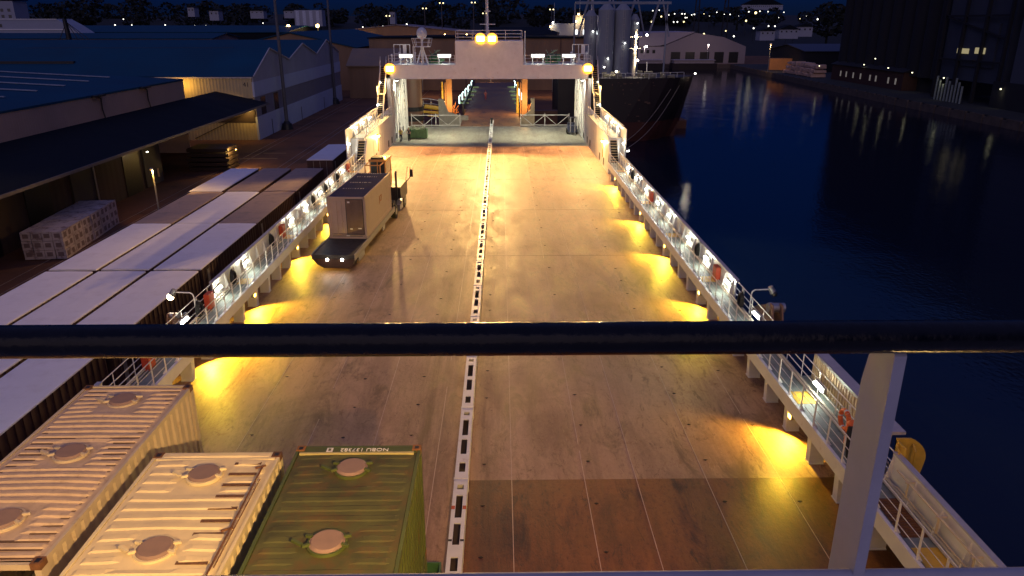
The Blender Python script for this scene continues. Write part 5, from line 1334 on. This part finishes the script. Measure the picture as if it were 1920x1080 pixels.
# white gabled warehouse across the basin and the covered barges before it
t = thing('white_warehouse', 'pinkish white broad-gabled warehouse with a row of dark doors across the basin', 'warehouse', (105, 436, G))
pw = mat('warehouse_pinkish_white', (.30, .25, .26), .7, var=.1, scale=.1)
m = MB(); m.prism([(-12, 0), (33, 0), (33, 9.2), (20, 14.2), (4, 16.5), (-12, 10.0)], 'y', 0, 40); m.build('wall', pw, t)
m = MB(); m.prism([(-37, 9.0), (-24, 15.5), (-20, 16.7), (4, 17.0), (-12, 10.4), (-16, 9.6)], 'y', .5, 50); m.box(-36, -12.1, 1, 40, 0, 9.2); m.build('roof', mat('roof_pinkish', (.40, .34, .37), .7, var=.15, scale=.1), t)
m = MB()
for k in range(5): x = -9 + k * 8.2; m.box(x, x + 5.2, -.2, 0, .5, 6.3)
for k in range(5): x = -33 + k * 3.4; m.box(x, x + 1.6, .8, 1, 5.6, 7.4)
pieces(m, 'door', black, t)
small_lamp('floodlight', (78, 420, 2), 'yard light beside the white gabled warehouse', (1, .85, .75), 1100, .5, emis('yl1', (1, .9, .8), 4), pole=9)
small_lamp('floodlight', (112, 418, 3), 'yard light in front of the white gabled warehouse doors', (1, .75, .7), 1100, .5, emis('yl2', (1, .9, .8), 4), pole=10)
for x, l in ((76, 'covered barge with pale roof left of the second one'), (104, 'covered barge with pale roof before the white warehouse')):
    t = thing('covered_barge', l, 'barge', (x, 416, -9.5)); m = MB(); m.box(-12, 12, -4, 4, -.5, 3.2); m.build('hull', hl, t)
    m = MB(); m.box(-11.5, 11, -3.6, 3.6, 4.6, 5.0); m.box(-11, 10.5, -3.2, 3.2, 3.2, 4.6); m.build('cover', mat('barge_cover_%d' % x, (.42, .36, .36), .6), t)

# ------------------------------------------------------------------ far bank: silo block, sheds, logs, lamps
dk1 = mat('silo_block_dark', (.018, .018, .022), .85, var=.3, scale=.05)
dk2 = mat('tower_blue_grey', (.055, .065, .09), .8, var=.3, scale=.08)
t = thing('grain_silo_block', 'huge near black grain silo block rising out of the picture on the far bank', 'silo block', (0, 0, 0))
m = MB(); m.box(139, 180, 236, 313, G, 52); m.build('wall', dk1, t)
m = MB()
for k in range(10): m.cyl((139, 240 + k * 7.6, G + 5), (139, 240 + k * 7.6, 50), 3.4, 3.4, 16)
pieces(m, 'silo_cell', dk1, t)
t = thing('lattice_tower_building', 'blue-grey tower building with lit windows and a dark lattice frame', 'building', (0, 0, 0))
m = MB(); m.box(134, 150, 203, 233, G + 6, 50); m.box(133.4, 134, 208, 226, 2.5, 14); m.build('wall', dk2, t)
m = MB()
for y in (203, 213, 223, 233): m.bar((132.8, y, G), (132.8, y, 40), .8, .8)
for k in range(6): z = 4 + k * 6; m.bar((132.8, 203, z), (132.8, 233, z + (6 if k % 2 else 0)), .5, .5)
m.build('lattice', dk1, t)
m = MB(); m.box(133.2, 133.4, 212, 216.5, 6.0, 7.6); m.box(133.2, 133.4, 219.5, 225, 5.8, 7.2); pieces(m, 'lit_window', emis('tower_window', (1, .85, .45), .30), t)
t = thing('pale_tower_building', 'big pale blue-grey building wall at the picture edge on the far bank', 'building', (0, 0, 0))
m = MB(); m.box(132, 170, 150, 197, G + 5, 50); m.build('wall', mat('edge_wall_blue', (.075, .085, .11), .8, var=.2, scale=.08), t)
m = MB(); m.box(131.6, 132, 150, 203, G, -.5); m.build('plinth', dk1, t)
t = thing('pipe_cluster', 'pale vertical pipes standing lit under the tower building', 'pipes', (129, 218, G))
m = MB()
for k in range(9): m.cyl((0, -6 + k * 1.6, 0), (0, -6 + k * 1.6, 5 + (k % 3)), .3, .3, 8)
pieces(m, 'pipe', mat('pipe_green_grey', (.25, .3, .28), .6), t)
t = thing('low_brick_shed', 'low reddish shed with small lit windows at the foot of the silo block', 'shed', (136, 270, G))
m = MB(); m.box(-2, 3, -16, 40, 0, 6.2); m.build('wall', mat('dark_brick', (.07, .03, .02), .8, var=.3), t)
m = MB()
for y in (-12, -7, 2, 6.5, 14, 20, 26, 31): m.box(-2.1, -2, y, y + .9, 2.0, 4.0)
pieces(m, 'lit_window', emis('shed_window', (1, .9, .75), .10), t)
m = MB(); m.prism([(-2.6, 6.2), (3.4, 6.2), (.4, 7.4)], 'y', -16.5, 40.5); m.build('roof', dk1, t)
for i, (x, y, z, e) in enumerate(((133.5, 282, -.3, 50), (130.5, 268, 2.4, 8), (133, 247, -1, 60), (128.5, 221, -.9, 80), (131, 198.5, -2.2, 60), (127, 306, -2, 12), (131.0, 259, -.2, 8))):
    small_lamp('wall_lamp', (x, y, z), 'small warm lamp low on the far bank buildings, %s from the basin end' % ORD[(1, 2, 4, 5, 6, 0, 3)[i]], (1, .9, .5), e, .22, emis('bank_lamp_%d' % i, (1, .95, .6), 3), group='far bank wall lamps')
rr = random.Random(51)
logm = mat('cut_log_orange', (.62, .40, .28), .8, var=.3, scale=.6)
t = thing('log_pile', 'pale orange pile of stacked goods lit on the far bank quay', 'log pile', (132, 335, G + .3))
for k in range(60):
    m = MB(); y = -17 + (k % 20) * 1.65 + rr.uniform(-.4, .4); z = (k // 20) * 1.8 + rr.uniform(0, .3); w_ = rr.uniform(.3, .75); h_ = rr.uniform(.8, 1.7)
    m.prism([(y - w_, z), (y + w_, z), (y + w_ + .3, z + h_), (y - w_ + .35, z + h_ * rr.uniform(.7, 1))], 'x', -3 + (k // 20) * .8, 3); m.build('log', logm, t)
t = thing('orange_crate', 'plain orange container on the far bank below the long shed roof', 'container', (136, 372, G + .3), R(-8))
m = MB(); m.box(-6, 6, -1.5, 1.5, 0, 5.2); m.box(-6.1, 6.1, -1.6, 1.6, 5.2, 5.35)
for k in range(20): m.box(-5.9 + k * .6, -5.7 + k * .6, -1.56, -1.5, .2, 5.1)
m.build('body', mat('crate_orange', (.55, .25, .10), .7, var=.15, scale=.3), t)
small_lamp('floodlight', (122, 350, 5), 'orange yard light over the log pile', SODIUM, 3800, .4, emis('log_light', (1, .6, .3), 1), pole=12)
shed(140, 230, 355, 400, 1.8, 4.2, 'long low shed roof behind the log pile on the far bank', dk1, mat('shed_roof_blue', (.05, .06, .09), .6), axis='x')
# harbour cranes on the horizon
for i, (x, y, h, l) in enumerate(((140, 560, 60, 'first slim lattice crane on the skyline'), (172, 600, 64, 'second slim lattice crane on the skyline'), (300, 640, 70, 'dark crane on the skyline near the tall trees'), (84, 560, 56, 'crane behind the silos on the skyline'), (62, 540, 52, 'crane above the silo tops'))):
    t = thing('harbour_crane', l, 'crane', (x, y, G)); m = MB()
    for sx in (-2.4, 2.4): m.bar((sx, 0, 0), (sx * .4, 0, h * .75), .7)
    m.bar((0, 0, h * .7), (14 - 9 * (i % 2), 0, h), .8); m.bar((0, 0, h * .7), (-6, 0, h * .72), 1.2)
    for k in range(5): m.bar((-2.2 + k * .3, 0, 4 + k * 8), (2.2 - k * .3, 0, 10 + k * 8), .35)
    m.build('frame', dk1, t)
# far town lights
rr = random.Random(61)
g2 = emis('far_white', (1, .97, .85), 3.2); g3 = emis('far_warm', (1, .8, .4), 3)
def far_light(x, y, z, r, glow, i, where, pole=True):
    t = thing('street_lamp', 'distant %s lamp glowing %s' % (where[0], where[1]), 'street lamp', (x, y, z), 0, where[2])
    m = MB(); m.ball((0, 0, 0), r, 6, 4); m.build('bulb', glow, t)
    if pole: m = MB(); m.cyl((0, .3, -9), (0, .3, r), .12, .1, 5); m.build('pole', black, t)
C_L = ('white', 'among the dark trees above the port warehouses', 'distant lamps above the port warehouses')
for i, (px, z, y, r, gl) in enumerate([(-262, 12, 430, .32, g2), (-252, 12, 430, .4, g3), (-222, 11.2, 430, .34, g2), (-209, 13, 430, .4, g2), (-200, 13, 430, .3, g2), (-204, 16, 430, .3, g2), (-182, 13, 430, .35, g2), (-166, 12.5, 430, .4, g2), (-160, 12.6, 430, .3, g2), (-163, 12, 430, .45, g3), (-135, 11.5, 430, .25, g2), (-75, 12, 430, .3, g2), (-64, 12.4, 430, .3, g2), (-150, 14, 500, .3, g2), (-51, 13.4, 430, .4, g2)]):
    far_light(px, y, z, r, gl, i, C_L)
for i, (x, y, z, l) in enumerate(((-102, 380, 12.6, 'left of the pair'), (-88, 380, 12.8, 'right of the pair'))):
    t = thing('sodium_street_lamp', 'bright orange lamp above the three gables, %s' % l, 'street lamp', (x, y, z)); m = MB(); m.ball((0, 0, 0), .75, 10, 8); m.build('bulb', emis('far_sodium_%d' % i, (1, .55, .15), 35), t)
    m = MB(); m.cyl((0, .5, -18), (0, .5, 0), .2, .15, 6); m.build('pole', black, t); lamp('POINT', (0, -2, -1.5), SODIUM, 3500, .5, parent=t)
for i, (x, y, z) in enumerate(((-61.0, 430, 17.7), (-41, 430, 21.5), (-31, 420, 24.0), (-14.5, 430, 24.5), (-8.5, 430, 19), (28, 430, 21))):
    t = thing('twin_street_lamp', 'twin-headed lamp mast on the skyline behind the portal, %s from the port side' % ORD[i], 'street lamp', (x, y, z), 0, 'twin lamp masts behind the portal'); m = MB(); m.ball((-.9, 0, 0), .35, 6, 4); m.ball((.9, 0, 0), .35, 6, 4); m.build('bulb', g3, t)
    m = MB(); m.cyl((0, .2, -30), (0, .2, -.3), .3, .2, 6); m.bar((-1, .2, -.2), (1, .2, -.2), .15); m.build('pole', mat('mast_far_%d' % i, (.1, .09, .09), .6), t)
for i, (x, z) in enumerate(((-45, 8.0), (-66, 9.0), (-28, 8.6), (-17, 8.6), (-7, 8.0))):
    small_lamp('yard_floodlight', (x, 396, z), 'amber yard light shining on the far pale shed, %s from the left' % ORD[(1, 0, 2, 3, 4)[i]], SODIUM, 2600, .3, g1, group='amber lights by the far pale shed', pole=12)
C_R = ('white', 'in the dark town behind the basin', 'distant town lamps behind the basin')
C_W = ('yellowish', 'in the dark town behind the basin', 'distant yellow town lamps behind the basin')
town = [(130.7, 530, 19.5, 1), (136.6, 583, 20.4, 1), (154.7, 636, 20.2, 1), (147.2, 569, 20.3, 0.7), (171.0, 622, 22.0, 1), (158.0, 555, 19.8, 0.7), (177.6, 608, 20.3, 1), (170.8, 541, 21.3, 1), (195.9, 594, 22.4, 1), (220.1, 647, 22.8, 1), (188.3, 580, 21.1, 2.2), (167.5, 517, 10.8, 1.2), (154.8, 494, 15.4, 1.4), (161.5, 471, 12.3, 1), (174.4, 508, 10.5, 1.2), (170.3, 485, 12.2, 1), (211.3, 522, 16.4, 1.3), (144.0, 499, 9.3, 1), (142.6, 476, 6.4, 1.2), (133.8, 513, 7.2, 1.5), (128.9, 630, 18.9, 1.5), (101.6, 527, 14.8, 1.4), (111.3, 504, 14.7, 1), (108.5, 481, 14.7, 1), (121.1, 518, 14.8, 1.2), (125.9, 535, 17.5, 1), (113.7, 588, 22.7, 1), (129.1, 641, 23.9, 1), (87.0, 574, 19.6, 1), (96.0, 627, 18.1, 1), (71.9, 560, 22.3, 1.3), (83.4, 613, 19.6, 1), (116.9, 546, 19.3, 0.8), (132.6, 599, 20.6, 1), (122.8, 532, 19.9, 1), (138.9, 585, 17.8, 0.8), (81.7, 482, 16.3, 1.4), (205.9, 571, 21.4, 0.8), (189.5, 496, 16.6, 0.6), (148.1, 557, 18.7, 0.5), (185.0, 610, 19.2, 0.5), (192.6, 543, 17.6, 0.5), (197.0, 524, 8.4, 0.7), (183.8, 501, 9.6, 0.8), (226.9, 582, 18.9, 0.6)]
for i, (X, Y, Z_, s_) in enumerate(town):
    warm = s_ > 1.3 or i % 7 == 3
    far_light(X, Y, Z_, .42 * s_, g3 if warm else g2, i, C_W if warm else C_R, pole=Z_ < 20)
# distant house fronts
for i, (X, Y, Z_, w_, h, l) in enumerate(((-187.4, 520, 21.6, 6, 3, 'pale gabled house among trees'), (-209.8, 540, 24.0, 4.5, 3, 'small steep roofed house highest among the trees'), (-165.5, 540, 21.9, 9, 2, 'low pale house left of the light pole'), (-149.1, 560, 22.2, 7, 2, 'low pale house right of the light pole'), (-73.7, 540, 21.3, 3.5, 5, 'small pale house behind the radome'), (161.1, 470, 9.6, 9, 2.5, 'low bluish shed in the town'), (177.6, 480, 10.4, 12, 2.5, 'low lit shed in the town'), (195.1, 500, 11.8, 10, 3, 'low pale hall in the town'), (382.3, 1150, 39.0, 60, 4, 'long building on the far skyline'))):
    t = thing('distant_house', l, 'house', (round(X, 1), Y, round(Z_ - h, 1)))
    m = MB(); m.box(-w_ / 2, w_ / 2, 0, 8, -3, h); m.build('wall', paleb, t)
    m = MB(); m.prism([(-w_ / 2 - .5, h), (w_ / 2 + .5, h), (0, h + w_ * .22)], 'y', -.5, 8.5); m.build('roof', roofdark, t)
    m = MB(); windows(m, -w_ / 2, w_ / 2, max(2, int(w_ / 3)), h * .3, h * .35, -.05, .9); pieces(m, 'window', glassd, t)
